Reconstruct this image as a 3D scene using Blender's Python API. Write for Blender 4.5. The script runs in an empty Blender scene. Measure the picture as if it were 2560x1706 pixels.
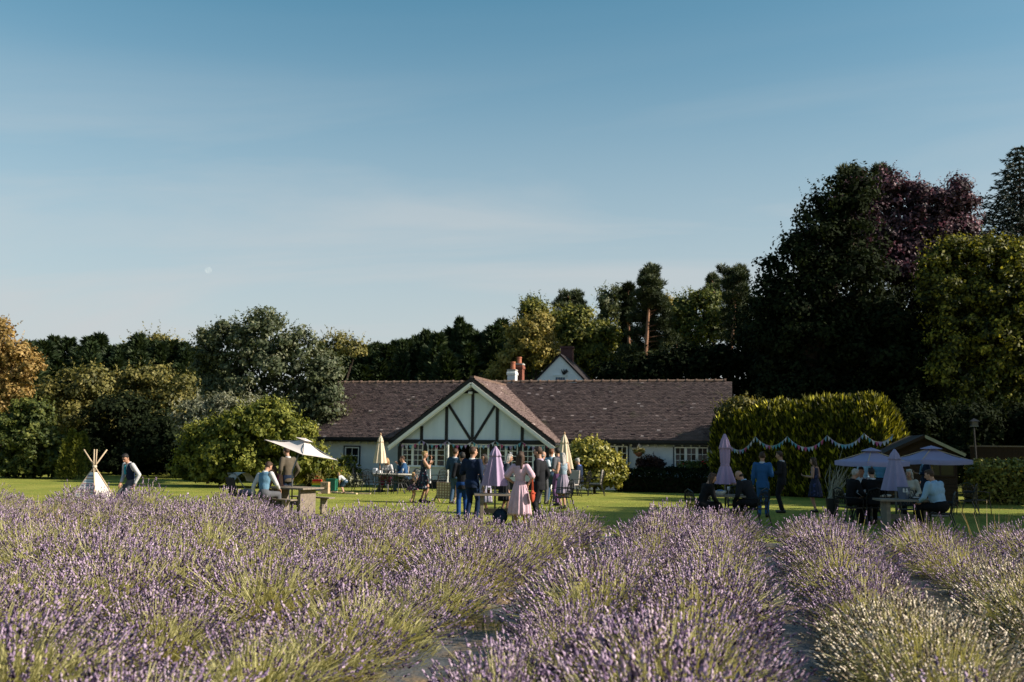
import bpy, math, random
import numpy as np
from math import sin, cos, tan, pi, radians, atan, atan2, sqrt
from mathutils import Vector, Matrix

SC = bpy.context.scene
COL = SC.collection
RNG = np.random.default_rng(7)
random.seed(7)

# ------------------------------------------------------------------ camera
LENS, CAM_H = 35.0, 1.9
YAW, PITCH, ROLL = radians(13.3), atan((1112 - 853) / (2560 * 35 / 36)), radians(0.6)
FPX = 2560 * LENS / 36
cam_data = bpy.data.cameras.new('camera')
cam = bpy.data.objects.new('camera', cam_data)
COL.objects.link(cam)
cam_data.lens = LENS; cam_data.sensor_width = 36.0
cam_data.clip_start = 0.05; cam_data.clip_end = 20000
cam.location = (0, 0, CAM_H)
cam.rotation_euler = (Matrix.Rotation(YAW, 3, 'Z') @ Matrix.Rotation(pi / 2 + PITCH, 3, 'X') @ Matrix.Rotation(ROLL, 3, 'Z')).to_euler()
cam_data.dof.use_dof = True
cam_data.dof.focus_distance = 19.0
cam_data.dof.aperture_fstop = 2.0
SC.camera = cam

# ------------------------------------------------------------------ light
SUN_EL, SUN_AZ = radians(30), radians(2)          # azimuth from +X towards +Y
world = bpy.data.worlds.new('World'); SC.world = world; world.use_nodes = True
nt = world.node_tree; nt.nodes.clear()
def wn(t, **k):
    n = nt.nodes.new(t)
    for a, b in k.items(): setattr(n, a, b)
    return n
w_out = wn('ShaderNodeOutputWorld')
sky = wn('ShaderNodeTexSky', sky_type='NISHITA', sun_disc=False)
sky.sun_elevation = SUN_EL; sky.sun_rotation = pi / 2 - SUN_AZ
sky.altitude = 50; sky.air_density = 1.0; sky.dust_density = 1.3; sky.ozone_density = 1.5
hsv = wn('ShaderNodeHueSaturation'); hsv.inputs['Saturation'].default_value = 1.24; hsv.inputs['Hue'].default_value = 0.470
bg = wn('ShaderNodeBackground'); bg.inputs['Strength'].default_value = 0.067
cl = wn('ShaderNodeBackground'); cl.inputs['Color'].default_value = (0.52, 0.545, 0.56, 1); cl.inputs['Strength'].default_value = 0.566
mixw = wn('ShaderNodeMixShader')
tc = wn('ShaderNodeTexCoord'); sep = wn('ShaderNodeSeparateXYZ')
nt.links.new(tc.outputs['Generated'], sep.inputs[0])
def wm(op, a, b=None, c=None):
    n = wn('ShaderNodeMath', operation=op)
    for i, v in enumerate((a, b, c)):
        if v is None: continue
        if isinstance(v, (int, float)): n.inputs[i].default_value = v
        else: nt.links.new(v, n.inputs[i])
    return n.outputs[0]
zz = wm('ADD', wm('MAXIMUM', sep.outputs[2], 0.0), 0.10)
comb = wn('ShaderNodeCombineXYZ')
nt.links.new(wm('DIVIDE', sep.outputs[0], zz), comb.inputs[0])
nt.links.new(wm('DIVIDE', sep.outputs[1], zz), comb.inputs[1])
mp = wn('ShaderNodeMapping'); mp.inputs['Rotation'].default_value = (0, 0, radians(24)); mp.inputs['Scale'].default_value = (0.32, 0.85, 1)
mp.inputs['Location'].default_value = (0.7, 0.35, 0)
nt.links.new(comb.outputs[0], mp.inputs[0])
nz = wn('ShaderNodeTexNoise'); nz.inputs['Scale'].default_value = 1.25; nz.inputs['Detail'].default_value = 7; nz.inputs['Roughness'].default_value = 0.56; nz.inputs['Distortion'].default_value = 0.9
nt.links.new(mp.outputs[0], nz.inputs['Vector'])
rp = wn('ShaderNodeValToRGB'); rp.color_ramp.elements[0].position = 0.45; rp.color_ramp.elements[1].position = 0.70
nt.links.new(nz.outputs['Fac'], rp.inputs[0])
# cirrus thins out with height, a veil of it lies along the horizon
veil = wn('ShaderNodeMapRange'); veil.inputs['From Min'].default_value = 0.0; veil.inputs['From Max'].default_value = 0.46; veil.inputs['To Min'].default_value = 0.85; veil.inputs['To Max'].default_value = 0.0; veil.interpolation_type = 'SMOOTHSTEP'
nt.links.new(sep.outputs[2], veil.inputs['Value'])
thin = wn('ShaderNodeMapRange'); thin.inputs['From Min'].default_value = 0.05; thin.inputs['From Max'].default_value = 0.36; thin.inputs['To Min'].default_value = 1.0; thin.inputs['To Max'].default_value = 0.05
nt.links.new(sep.outputs[2], thin.inputs['Value'])
cm = wm('MULTIPLY', rp.outputs[0], thin.outputs[0])
fac = wm('SUBTRACT', wm('ADD', cm, veil.outputs[0]), wm('MULTIPLY', cm, veil.outputs[0]))
nt.links.new(sky.outputs[0], hsv.inputs['Color']); nt.links.new(hsv.outputs[0], bg.inputs['Color'])
nt.links.new(fac, mixw.inputs[0]); nt.links.new(bg.outputs[0], mixw.inputs[1]); nt.links.new(cl.outputs[0], mixw.inputs[2])
nt.links.new(mixw.outputs[0], w_out.inputs['Surface'])

sun_data = bpy.data.lights.new('sun', 'SUN'); sun = bpy.data.objects.new('sun', sun_data); COL.objects.link(sun)
sun_data.energy = 5.0; sun_data.angle = radians(0.55); sun_data.color = (1.0, 0.89, 0.74)
SUN_DIR = Vector((cos(SUN_EL) * cos(SUN_AZ), cos(SUN_EL) * sin(SUN_AZ), sin(SUN_EL)))
sun.rotation_euler = SUN_DIR.to_track_quat('Z', 'Y').to_euler()
sun.location = (60, 10, 40)

vs = SC.view_settings
SC.display_settings.display_device = 'sRGB'
vs.view_transform = 'Standard'; vs.look = 'None'; vs.gamma = 1.0; vs.use_curve_mapping = False; vs.exposure = 1.0
SC.render.engine = 'CYCLES'
cy = SC.cycles
cy.use_denoising = True
try: cy.denoiser = 'OPENIMAGEDENOISE'; cy.denoising_input_passes = 'RGB_ALBEDO_NORMAL'
except Exception: pass
cy.max_bounces = 5; cy.diffuse_bounces = 3; cy.glossy_bounces = 2; cy.transmission_bounces = 3; cy.transparent_max_bounces = 8
cy.caustics_reflective = False; cy.caustics_refractive = False
cy.sample_clamp_indirect = 6.0

# ------------------------------------------------------------------ pixel -> place
_R = np.array(cam.rotation_euler.to_matrix())
_C = np.array((0, 0, CAM_H))
def ray(px, py): return _R @ np.array(((px - 1280) / FPX, -(py - 853) / FPX, -1.0))
def G(px, py, z=0.0):
    r = ray(px, py); return Vector(_C + r * ((z - CAM_H) / r[2]))
def AY(px, py, y):
    r = ray(px, py); return Vector(_C + r * (y / r[1]))
def PX(p):
    d = _R.T @ (np.array(p) - _C); return 1280 - FPX * d[0] / d[2], 853 + FPX * d[1] / d[2], -d[2]

# ------------------------------------------------------------------ materials
MATS = {}
ALB = 0.74
KEEP = {'painted_brick', 'gable_render', 'white_trim', 'white_render', 'window_glass'}
def alb(name, c): return tuple(x * (1.0 if name in KEEP else ALB) for x in c)
def _nodes(name):
    m = bpy.data.materials.new(name); m.use_nodes = True
    t = m.node_tree; t.nodes.clear()
    o = t.nodes.new('ShaderNodeOutputMaterial')
    return m, t, o
def _n(t, typ, **k):
    n = t.nodes.new(typ)
    for a, b in k.items(): setattr(n, a, b)
    return n
def rgba(c): return (c[0], c[1], c[2], 1.0)
def mat(name, c, rough=0.85, var=0.18, scale=6.0, c2=None, bump=0.0, bscale=None, metal=0.0, spec=0.3, stretch=None, sheen=0.0):
    """Principled surface; colour wanders between c and c2 (or darker/lighter c) by object-space noise."""
    if name in MATS: return MATS[name]
    c = alb(name, c); c2 = alb(name, c2) if c2 is not None else None
    m, t, o = _nodes(name)
    p = _n(t, 'ShaderNodeBsdfPrincipled'); p.inputs['Roughness'].default_value = rough; p.inputs['Metallic'].default_value = metal
    p.inputs['Specular IOR Level'].default_value = spec
    if sheen: p.inputs['Sheen Weight'].default_value = sheen
    tcn = _n(t, 'ShaderNodeTexCoord'); mpn = _n(t, 'ShaderNodeMapping')
    if stretch: mpn.inputs['Scale'].default_value = stretch
    t.links.new(tcn.outputs['Object'], mpn.inputs[0])
    nzn = _n(t, 'ShaderNodeTexNoise'); nzn.inputs['Scale'].default_value = scale; nzn.inputs['Detail'].default_value = 5; nzn.inputs['Roughness'].default_value = 0.6
    t.links.new(mpn.outputs[0], nzn.inputs['Vector'])
    r = _n(t, 'ShaderNodeValToRGB'); r.color_ramp.elements[0].position = 0.3; r.color_ramp.elements[1].position = 0.7
    a = c if c2 is not None else tuple(x * (1 - var) for x in c)
    b = c2 if c2 is not None else tuple(min(1, x * (1 + var)) for x in c)
    r.color_ramp.elements[0].color = rgba(a); r.color_ramp.elements[1].color = rgba(b)
    t.links.new(nzn.outputs['Fac'], r.inputs[0]); t.links.new(r.outputs[0], p.inputs['Base Color'])
    if bump:
        bn = _n(t, 'ShaderNodeBump'); bn.inputs['Strength'].default_value = bump; bn.inputs['Distance'].default_value = 0.02
        n2 = _n(t, 'ShaderNodeTexNoise'); n2.inputs['Scale'].default_value = bscale or scale * 4; n2.inputs['Detail'].default_value = 4
        t.links.new(mpn.outputs[0], n2.inputs['Vector']); t.links.new(n2.outputs['Fac'], bn.inputs['Height']); t.links.new(bn.outputs[0], p.inputs['Normal'])
    t.links.new(p.outputs[0], o.inputs['Surface'])
    MATS[name] = m; return m
def leafmat(name, cols, trans=0.35, rough=0.6, spec=0.25, tcol=None):
    """Leaf surface: per-leaf attribute v picks the leaf's own colour; part of the light passes through."""
    if name in MATS: return MATS[name]
    m, t, o = _nodes(name); cols = [alb(name, c) for c in cols]
    at = _n(t, 'ShaderNodeAttribute'); at.attribute_name = 'v'
    r = _n(t, 'ShaderNodeValToRGB')
    while len(r.color_ramp.elements) < len(cols): r.color_ramp.elements.new(0.5)
    for i, c in enumerate(cols):
        r.color_ramp.elements[i].position = i / (len(cols) - 1); r.color_ramp.elements[i].color = rgba(c)
    t.links.new(at.outputs['Fac'], r.inputs[0])
    p = _n(t, 'ShaderNodeBsdfPrincipled'); p.inputs['Roughness'].default_value = rough; p.inputs['Specular IOR Level'].default_value = spec
    t.links.new(r.outputs[0], p.inputs['Base Color'])
    if trans > 0:
        tr = _n(t, 'ShaderNodeBsdfTranslucent')
        mu = _n(t, 'ShaderNodeMix', data_type='RGBA', blend_type='MULTIPLY'); mu.inputs['Factor'].default_value = 1.0
        t.links.new(r.outputs[0], mu.inputs[6]); mu.inputs[7].default_value = rgba(tcol or (1.25, 1.15, 0.55))
        t.links.new(mu.outputs[2], tr.inputs['Color'])
        mx = _n(t, 'ShaderNodeMixShader'); mx.inputs[0].default_value = trans
        t.links.new(p.outputs[0], mx.inputs[1]); t.links.new(tr.outputs[0], mx.inputs[2]); t.links.new(mx.outputs[0], o.inputs['Surface'])
    else: t.links.new(p.outputs[0], o.inputs['Surface'])
    MATS[name] = m; return m

# ------------------------------------------------------------------ mesh helpers
class MB:
    def __init__(s): s.v = []; s.f = []
    def add(s, vs_, fs_):
        o = len(s.v); s.v += [tuple(x) for x in vs_]; s.f += [tuple(i + o for i in f) for f in fs_]; return s
    def box(s, x0, x1, y0, y1, z0, z1):
        v = [(x, y, z) for z in (z0, z1) for y in (y0, y1) for x in (x0, x1)]
        return s.add(v, [(0, 2, 3, 1), (4, 5, 7, 6), (0, 1, 5, 4), (2, 6, 7, 3), (0, 4, 6, 2), (1, 3, 7, 5)])
    def bar(s, a, b, w, h, up=(0, 0, 1)):
        """Box from a to b, w wide (sideways), h high (along up)."""
        a, b = Vector(a), Vector(b); d = (b - a).normalized(); up = Vector(up)
        sd = d.cross(up)
        if sd.length < 1e-4: sd = d.cross(Vector((1, 0, 0)))
        sd.normalize(); u = sd.cross(d).normalized()
        v = [p + sd * (i * w / 2) + u * (j * h / 2) for p in (a, b) for j in (-1, 1) for i in (-1, 1)]
        return s.add(v, [(0, 2, 3, 1), (4, 5, 7, 6), (0, 1, 5, 4), (2, 6, 7, 3), (0, 4, 6, 2), (1, 3, 7, 5)])
    def tube(s, pts, rad, n=8, cap=True):
        pts = [Vector(p) for p in pts]; m = len(pts)
        if not hasattr(rad, '__len__'): rad = [rad] * m
        vs_ = []; prev = None
        for i, p in enumerate(pts):
            d = (pts[min(i + 1, m - 1)] - pts[max(i - 1, 0)])
            if d.length < 1e-6: d = Vector((0, 0, 1))
            d.normalize()
            if prev is None:
                a = d.orthogonal().normalized()
            else:
                a = prev - d * prev.dot(d)
                a = a.normalized() if a.length > 1e-5 else d.orthogonal().normalized()
            prev = a; b = d.cross(a)
            for k in range(n):
                t = 2 * pi * k / n; vs_.append(p + (a * cos(t) + b * sin(t)) * rad[i])
        fs_ = [(i * n + k, i * n + (k + 1) % n, (i + 1) * n + (k + 1) % n, (i + 1) * n + k) for i in range(m - 1) for k in range(n)]
        if cap: fs_ += [tuple(range(n - 1, -1, -1)), tuple(range((m - 1) * n, m * n))]
        return s.add(vs_, fs_)
    def lathe(s, prof, n=16, c=(0, 0, 0), fold=0.0, nf=8, cap=True, seed=0, sx=1, sy=1, sharp=False):
        """prof = (r, z[, fold]) rings about +Z at c; fold makes nf pleats."""
        vs_ = []
        for q in prof:
            r, z = q[0], q[1]; fo = q[2] if len(q) > 2 else fold
            for k in range(n):
                t = 2 * pi * k / n
                rr = r * (1 + fo * (1.2 - 2.2 * abs(cos(nf * t / 2 + seed)) + .3 * sin(3 * t + seed))) if sharp else r * (1 + fo * cos(nf * t + seed) + 0.35 * fo * cos((nf * 1.6 // 1) * t + 2.1 + seed))
                vs_.append((c[0] + rr * cos(t) * sx, c[1] + rr * sin(t) * sy, c[2] + z))
        m = len(prof)
        fs_ = [(i * n + k, i * n + (k + 1) % n, (i + 1) * n + (k + 1) % n, (i + 1) * n + k) for i in range(m - 1) for k in range(n)]
        if cap: fs_ += [tuple(range(n - 1, -1, -1)), tuple(range((m - 1) * n, m * n))]
        return s.add(vs_, fs_)
    def ell(s, c, r, n=12, m=8, M=None):
        if not hasattr(r, '__len__'): r = (r, r, r)
        vs_ = []
        for i in range(1, m):
            ph = pi * i / m
            for k in range(n):
                t = 2 * pi * k / n
                q = Vector((r[0] * sin(ph) * cos(t), r[1] * sin(ph) * sin(t), r[2] * cos(ph)))
                if M is not None: q = M @ q
                vs_.append(Vector(c) + q)
        top = Vector((0, 0, r[2])); 
        if M is not None: top = M @ top
        vs_ += [Vector(c) + top, Vector(c) - top]; a, b = len(vs_) - 2, len(vs_) - 1
        fs_ = [(i * n + k, (i + 1) * n + k, (i + 1) * n + (k + 1) % n, i * n + (k + 1) % n) for i in range(m - 2) for k in range(n)]
        fs_ += [(a, k, (k + 1) % n) for k in range(n)] + [(b, (m - 2) * n + (k + 1) % n, (m - 2) * n + k) for k in range(n)]
        return s.add(vs_, fs_)
    def prism(s, poly, d):
        """poly = 3-D outline, extruded by vector d."""
        n = len(poly); d = Vector(d); p = [Vector(q) for q in poly]
        return s.add(p + [q + d for q in p], [tuple(range(n)), tuple(range(2 * n - 1, n - 1, -1))] + [(k, k + n, (k + 1) % n + n, (k + 1) % n) for k in range(n)])
    def mesh(s, name, smooth=False):
        me = bpy.data.meshes.new(name); me.from_pydata(s.v, [], s.f); me.update()
        if smooth: me.polygons.foreach_set('use_smooth', [True] * len(me.polygons))
        return me
    def build(s, name, m, parent=None, smooth=False, bevel=0.0, loc=None):
        me = s.mesh(name, smooth); me.materials.append(m)
        o = bpy.data.objects.new(name, me); COL.objects.link(o)
        if parent is not None: o.parent = parent
        if loc is not None: o.location = loc
        if bevel:
            b = o.modifiers.new('b', 'BEVEL'); b.width = bevel; b.segments = 2; b.limit_method = 'ANGLE'
        return o
def npmesh(name, V, Fq, v=None, smooth=False):
    """Mesh of quads (or triangles) from numpy arrays; v = one number per face."""
    me = bpy.data.meshes.new(name); V = np.ascontiguousarray(V, dtype=np.float32); Fq = np.ascontiguousarray(Fq, dtype=np.int32)
    k = Fq.shape[1]; nf = len(Fq)
    me.vertices.add(len(V)); me.vertices.foreach_set('co', V.ravel())
    me.loops.add(nf * k); me.loops.foreach_set('vertex_index', Fq.ravel())
    me.polygons.add(nf); me.polygons.foreach_set('loop_start', np.arange(0, nf * k, k, dtype=np.int32))
    me.update(calc_edges=True); me.validate()
    if v is not None:
        a = me.attributes.new('v', 'FLOAT', 'FACE'); a.data.foreach_set('value', np.ascontiguousarray(v, dtype=np.float32))
    if smooth: me.polygons.foreach_set('use_smooth', [True] * nf)
    return me
def put(name, me, m, parent=None, loc=None, rotz=None, scale=None):
    if m is not None and not me.materials: me.materials.append(m)
    o = bpy.data.objects.new(name, me); COL.objects.link(o)
    if parent is not None: o.parent = parent
    if loc is not None: o.location = loc
    if rotz is not None: o.rotation_euler = (0, 0, rotz)
    if scale is not None: o.scale = scale if hasattr(scale, '__len__') else (scale,) * 3
    return o
def tag(o, label=None, cat=None, group=None, kind=None):
    if label: o['label'] = label
    if cat: o['category'] = cat
    if group: o['group'] = group
    if kind: o['kind'] = kind
    return o
def thing(name, label, cat, loc=(0, 0, 0), rotz=0.0, group=None):
    o = bpy.data.objects.new(name, None); COL.objects.link(o); o.empty_display_size = 0.2
    o.location = loc; o.rotation_euler = (0, 0, rotz)
    return tag(o, label, cat, group)
def dup(o, loc=None, rotz=None, label=None, group=None, scale=None, parent=None):
    c = o.copy(); COL.objects.link(c)
    if parent is not None: c.parent = parent
    if loc is not None: c.location = loc
    if rotz is not None: c.rotation_euler = (0, 0, rotz)
    if scale is not None: c.scale = scale if hasattr(scale, '__len__') else (scale,) * 3
    if label: c['label'] = label
    if group: c['group'] = group
    for ch in list(o.children): dup(ch, parent=c)
    return c
def unit(a): return a / np.maximum(np.linalg.norm(a, axis=-1, keepdims=True), 1e-9)
def leafquads(P, N, T, size, aspect):
    """Diamond leaves centred at P, facing N, long axis T."""
    T = unit(T - N * np.sum(T * N, 1, keepdims=True)); B = np.cross(N, T)
    s = np.asarray(size)[:, None] * 0.5; a = np.asarray(aspect)
    a = a[:, None] if a.ndim else a
    n = len(P); V = np.empty((n, 4, 3))
    V[:, 0] = P - T * s; V[:, 1] = P + B * s * a - T * s * 0.1 + N * s * 0.12; V[:, 2] = P + T * s; V[:, 3] = P - B * s * a - T * s * 0.1 + N * s * 0.12
    return V.reshape(-1, 3), np.arange(4 * n).reshape(n, 4)
# ------------------------------------------------------------------ ground
def grassmat(name='lawn_grass'):
    m, t, o = _nodes(name)
    p = _n(t, 'ShaderNodeBsdfPrincipled'); p.inputs['Roughness'].default_value = 0.9; p.inputs['Specular IOR Level'].default_value = 0.15
    tcn = _n(t, 'ShaderNodeTexCoord')
    def noise(sc, det, st=(1, 1, 1)):
        mpn = _n(t, 'ShaderNodeMapping'); mpn.inputs['Scale'].default_value = st; t.links.new(tcn.outputs['Object'], mpn.inputs[0])
        n = _n(t, 'ShaderNodeTexNoise'); n.inputs['Scale'].default_value = sc; n.inputs['Detail'].default_value = det; t.links.new(mpn.outputs[0], n.inputs['Vector']); return n.outputs['Fac']
    r1 = _n(t, 'ShaderNodeValToRGB'); r1.color_ramp.elements[0].position = 0.32; r1.color_ramp.elements[1].position = 0.68
    r1.color_ramp.elements[0].color = (0.165, 0.195, 0.036, 1); r1.color_ramp.elements[1].color = (0.30, 0.295, 0.075, 1)
    t.links.new(noise(0.45, 4), r1.inputs[0])
    r2 = _n(t, 'ShaderNodeValToRGB'); r2.color_ramp.elements[0].color = (0.72, 0.75, 0.62, 1); r2.color_ramp.elements[1].color = (1.2, 1.15, 1.1, 1)
    r2.color_ramp.elements[0].position = 0.35; r2.color_ramp.elements[1].position = 0.65
    t.links.new(noise(16, 6, (1, 1.6, 1)), r2.inputs[0])
    mu = _n(t, 'ShaderNodeMix', data_type='RGBA', blend_type='MULTIPLY'); mu.inputs['Factor'].default_value = 1
    r4 = _n(t, 'ShaderNodeValToRGB'); r4.color_ramp.elements[0].position = 0.42; r4.color_ramp.elements[1].position = 0.70; r4.color_ramp.elements[0].color = (0.80, 0.90, 0.75, 1); r4.color_ramp.elements[1].color = (1.12, 0.98, 0.95, 1)
    t.links.new(noise(2.3, 6, (.5, 1.5, 1)), r4.inputs[0]); mu2 = _n(t, 'ShaderNodeMix', data_type='RGBA', blend_type='MULTIPLY'); mu2.inputs['Factor'].default_value = 1; t.links.new(r1.outputs[0], mu2.inputs[6]); t.links.new(r4.outputs[0], mu2.inputs[7])
    t.links.new(mu2.outputs[2], mu.inputs[6]); t.links.new(r2.outputs[0], mu.inputs[7]); t.links.new(mu.outputs[2], p.inputs['Base Color'])
    b = _n(t, 'ShaderNodeBump'); b.inputs['Strength'].default_value = 0.7; b.inputs['Distance'].default_value = 0.05
    t.links.new(noise(45, 5), b.inputs['Height']); t.links.new(b.outputs[0], p.inputs['Normal'])
    t.links.new(p.outputs[0], o.inputs['Surface']); MATS[name] = m; return m
GRASS = grassmat()
tag(MB().add([(-9000, -9000, 0), (9000, -9000, 0), (9000, 9000, 0), (-9000, 9000, 0)], [(0, 1, 2, 3)]).build('ground', GRASS), kind='structure')

# lavender bed: weed membrane sheets with straw and soil on them
def membrane():
    m, t, o = _nodes('weed_membrane')
    p = _n(t, 'ShaderNodeBsdfPrincipled'); p.inputs['Roughness'].default_value = 0.62
    tcn = _n(t, 'ShaderNodeTexCoord')
    n1 = _n(t, 'ShaderNodeTexNoise'); n1.inputs['Scale'].default_value = 1.1; n1.inputs['Detail'].default_value = 7; n1.inputs['Roughness'].default_value = 0.65
    n2 = _n(t, 'ShaderNodeTexNoise'); n2.inputs['Scale'].default_value = 26; n2.inputs['Detail'].default_value = 4
    for n in (n1, n2): t.links.new(tcn.outputs['Object'], n.inputs['Vector'])
    r1 = _n(t, 'ShaderNodeValToRGB'); e = r1.color_ramp.elements; e[0].position = 0.49; e[1].position = 0.60; e[0].color = (0, 0, 0, 1); e[1].color = (1, 1, 1, 1)
    t.links.new(n1.outputs['Fac'], r1.inputs[0])
    r2 = _n(t, 'ShaderNodeValToRGB'); r2.color_ramp.elements[0].color = (0.10, 0.065, 0.035, 1); r2.color_ramp.elements[1].color = (0.28, 0.195, 0.10, 1)
    t.links.new(n2.outputs['Fac'], r2.inputs[0])
    r3 = _n(t, 'ShaderNodeValToRGB'); r3.color_ramp.elements[0].color = (0.035, 0.041, 0.050, 1); r3.color_ramp.elements[1].color = (0.085, 0.093, 0.105, 1)
    t.links.new(n2.outputs['Fac'], r3.inputs[0])
    mx = _n(t, 'ShaderNodeMix', data_type='RGBA'); t.links.new(r1.outputs[0], mx.inputs['Factor']); t.links.new(r3.outputs[0], mx.inputs[6]); t.links.new(r2.outputs[0], mx.inputs[7])
    t.links.new(mx.outputs[2], p.inputs['Base Color'])
    b = _n(t, 'ShaderNodeBump'); b.inputs['Strength'].default_value = 0.6; b.inputs['Distance'].default_value = 0.03; t.links.new(n2.outputs['Fac'], b.inputs['Height']); t.links.new(b.outputs[0], p.inputs['Normal'])
    t.links.new(p.outputs[0], o.inputs['Surface']); return m
BED = [(-27, -3), (9.5, -3), (9.5, 20.2), (4, 20.2), (0.6, 20.8), (-1.5, 21.4), (-3.8, 21.0), (-4.2, 19.6), (-5.2, 19.6), (-5.6, 20.8), (-6.5, 20.8), (-9.5, 20.6), (-14, 23.0), (-21, 24.8), (-27, 25.5)]
tag(MB().add([(x, y, 0.006) for x, y in BED], [tuple(range(len(BED)))]).build('lavender_bed', membrane()), kind='structure')

# ------------------------------------------------------------------ cottage
WHITE = mat('painted_brick', (0.58, 0.61, 0.64), 0.85, 0.10, 2.5, bump=0.25, bscale=30)
PANEL = mat('gable_render', (0.54, 0.62, 0.70), 0.9, 0.07, 2.2, bump=0.12, bscale=60, stretch=(1.6, 1, .25))
BLACK = mat('black_timber', (0.016, 0.017, 0.02), 0.6, 0.3, 8, bump=0.2)
TRIM = mat('white_trim', (0.75, 0.75, 0.72), 0.55, 0.06, 5)
NAVY = mat('dark_blue_trim', (0.02, 0.035, 0.06), 0.5, 0.2, 5)
GLASS = mat('window_glass', (0.012, 0.014, 0.017), 0.06, 0.3, 2, spec=0.32)
BRICKRED = mat('red_brick', (0.24, 0.085, 0.055), 0.9, 0.35, 9, bump=0.4)
POT = mat('terracotta', (0.42, 0.15, 0.085), 0.8, 0.15, 8)
IRON = mat('black_iron', (0.012, 0.013, 0.016), 0.45, 0.3, 12, spec=0.4)
def tilemat():
    m, t, o = _nodes('clay_tiles')
    at = _n(t, 'ShaderNodeAttribute'); at.attribute_name = 'v'
    r = _n(t, 'ShaderNodeValToRGB'); e = r.color_ramp.elements
    for i, (q, c) in enumerate([(0, (0.055, 0.030, 0.033)), (0.35, (0.105, 0.070, 0.066)), (0.7, (0.165, 0.113, 0.107)), (0.93, (0.23, 0.165, 0.155)), (1.0, (0.62, 0.52, 0.50))]):
        if i >= 2: e.new(q)
        e[i if i < 2 else i].position = q
    for i, (q, c) in enumerate([(0, (0.055, 0.030, 0.033)), (0.35, (0.105, 0.070, 0.066)), (0.7, (0.165, 0.113, 0.107)), (0.93, (0.23, 0.165, 0.155)), (1.0, (0.62, 0.52, 0.50))]):
        e[i].position = q; e[i].color = rgba([x * .78 for x in c])
    t.links.new(at.outputs['Fac'], r.inputs[0])
    tcn = _n(t, 'ShaderNodeTexCoord'); n = _n(t, 'ShaderNodeTexNoise'); n.inputs['Scale'].default_value = 1.3; n.inputs['Detail'].default_value = 8
    t.links.new(tcn.outputs['Object'], n.inputs['Vector'])
    r2 = _n(t, 'ShaderNodeValToRGB'); r2.color_ramp.elements[0].position = 0.6; r2.color_ramp.elements[1].position = 0.75; r2.color_ramp.elements[0].color = (0, 0, 0, 1)
    r2.color_ramp.elements[1].color = (0.5, 0.5, 0.5, 1); t.links.new(n.outputs['Fac'], r2.inputs[0])
    mx = _n(t, 'ShaderNodeMix', data_type='RGBA'); t.links.new(r2.outputs[0], mx.inputs['Factor']); t.links.new(r.outputs[0], mx.inputs[6]); mx.inputs[7].default_value = (0.11, 0.10, 0.05, 1)
    p = _n(t, 'ShaderNodeBsdfPrincipled'); p.inputs['Roughness'].default_value = 0.85; t.links.new(mx.outputs[2], p.inputs['Base Color']); t.links.new(p.outputs[0], o.inputs['Surface']); return m
TILE = tilemat()

def tiles(o, u, v, nrm, nv, gauge, span, wid=0.165, seed=1):
    """Courses of single lapped tiles. o = eave corner, u along eave, v up the slope; span(t) -> (u0, u1) for course at height t."""
    rg = np.random.default_rng(seed); o, u, v, nrm = map(np.array, (o, u, v, nrm))
    V = []; Fc = []; A = []
    for i in range(nv):
        t = i * gauge; a, b = span(t)
        off = (i % 2) * wid / 2
        k = np.arange(np.floor((a - off) / wid), np.ceil((b - off) / wid)) * wid + off
        for x in k:
            x0, x1 = max(x + 0.004, a), min(x + wid - 0.004, b)
            if x1 - x0 < 0.03: continue
            lift = 0.05 + rg.random() * 0.012 + (0.02 if rg.random() < 0.03 else 0); dz = rg.normal() * 0.006; dv = rg.normal() * 0.005
            c = [o + u * x0 + v * (t + dv) + nrm * (lift + dz), o + u * x1 + v * (t + dv) + nrm * (lift - dz),
                 o + u * x1 + v * (t + gauge * 1.35) + nrm * 0.012, o + u * x0 + v * (t + gauge * 1.35) + nrm * 0.012,
                 o + u * x0 + v * (t + dv) + nrm * -0.005, o + u * x1 + v * (t + dv) + nrm * -0.005]
            n = len(V); V += c; Fc += [(n, n + 1, n + 2, n + 3), (n + 4, n + 5, n + 1, n)]
            q = min(0.90, max(0, rg.normal(0.52, 0.09)))
            if rg.random() < 0.012: q = 0.94 + 0.04 * rg.random()
            if rg.random() < 0.07: q = 0.05
            A += [q, q]
    return npmesh('roof_tiles', np.array(V), np.array(Fc), np.array(A))

cottage = thing('cottage', 'long white cottage with brown tiled roof and black timbered front gable', 'house', (-11.4, 45, 0))
CI = Vector((-11.4, 45, 0))
def H(mb, name, m, parent=None, **k):
    """Builds a cottage part given in world coordinates."""
    off = CI
    mb.v = [(x - off.x, y - off.y, z - off.z) for x, y, z in mb.v]
    return mb.build(name, m, parent or cottage, **k)
XL, XR, YE, YW, YR, ZE, ZR = -20.3, -0.66, 42.75, 43.1, 47.3, 2.18, 4.96
SL = (ZR - ZE) / (YR - YE)
GX, GY, GZ, GSL = -11.46, 41.3, 4.75, 0.751
GL, GRX = -15.09, -7.83
GOV = 0.32                                         # gable verge overhang
zw = ZE + (YW - YE) * SL - 0.06
H(MB().box(XL + 0.2, XR - 0.25, YW, YW + 0.25, 0, zw), 'front_wall', WHITE)
H(MB().box(XL + 0.2, XR - 0.25, 51.2, 51.45, 0, zw), 'back_wall', WHITE)
for x in (XL + 0.2, XR - 0.5):
    H(MB().prism([(x, YW, 0), (x, 51.4, 0), (x, 51.4, zw), (x, YR, ZR - 0.12), (x, YW, zw)], (0.25, 0, 0)), 'end_wall', WHITE)
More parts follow.
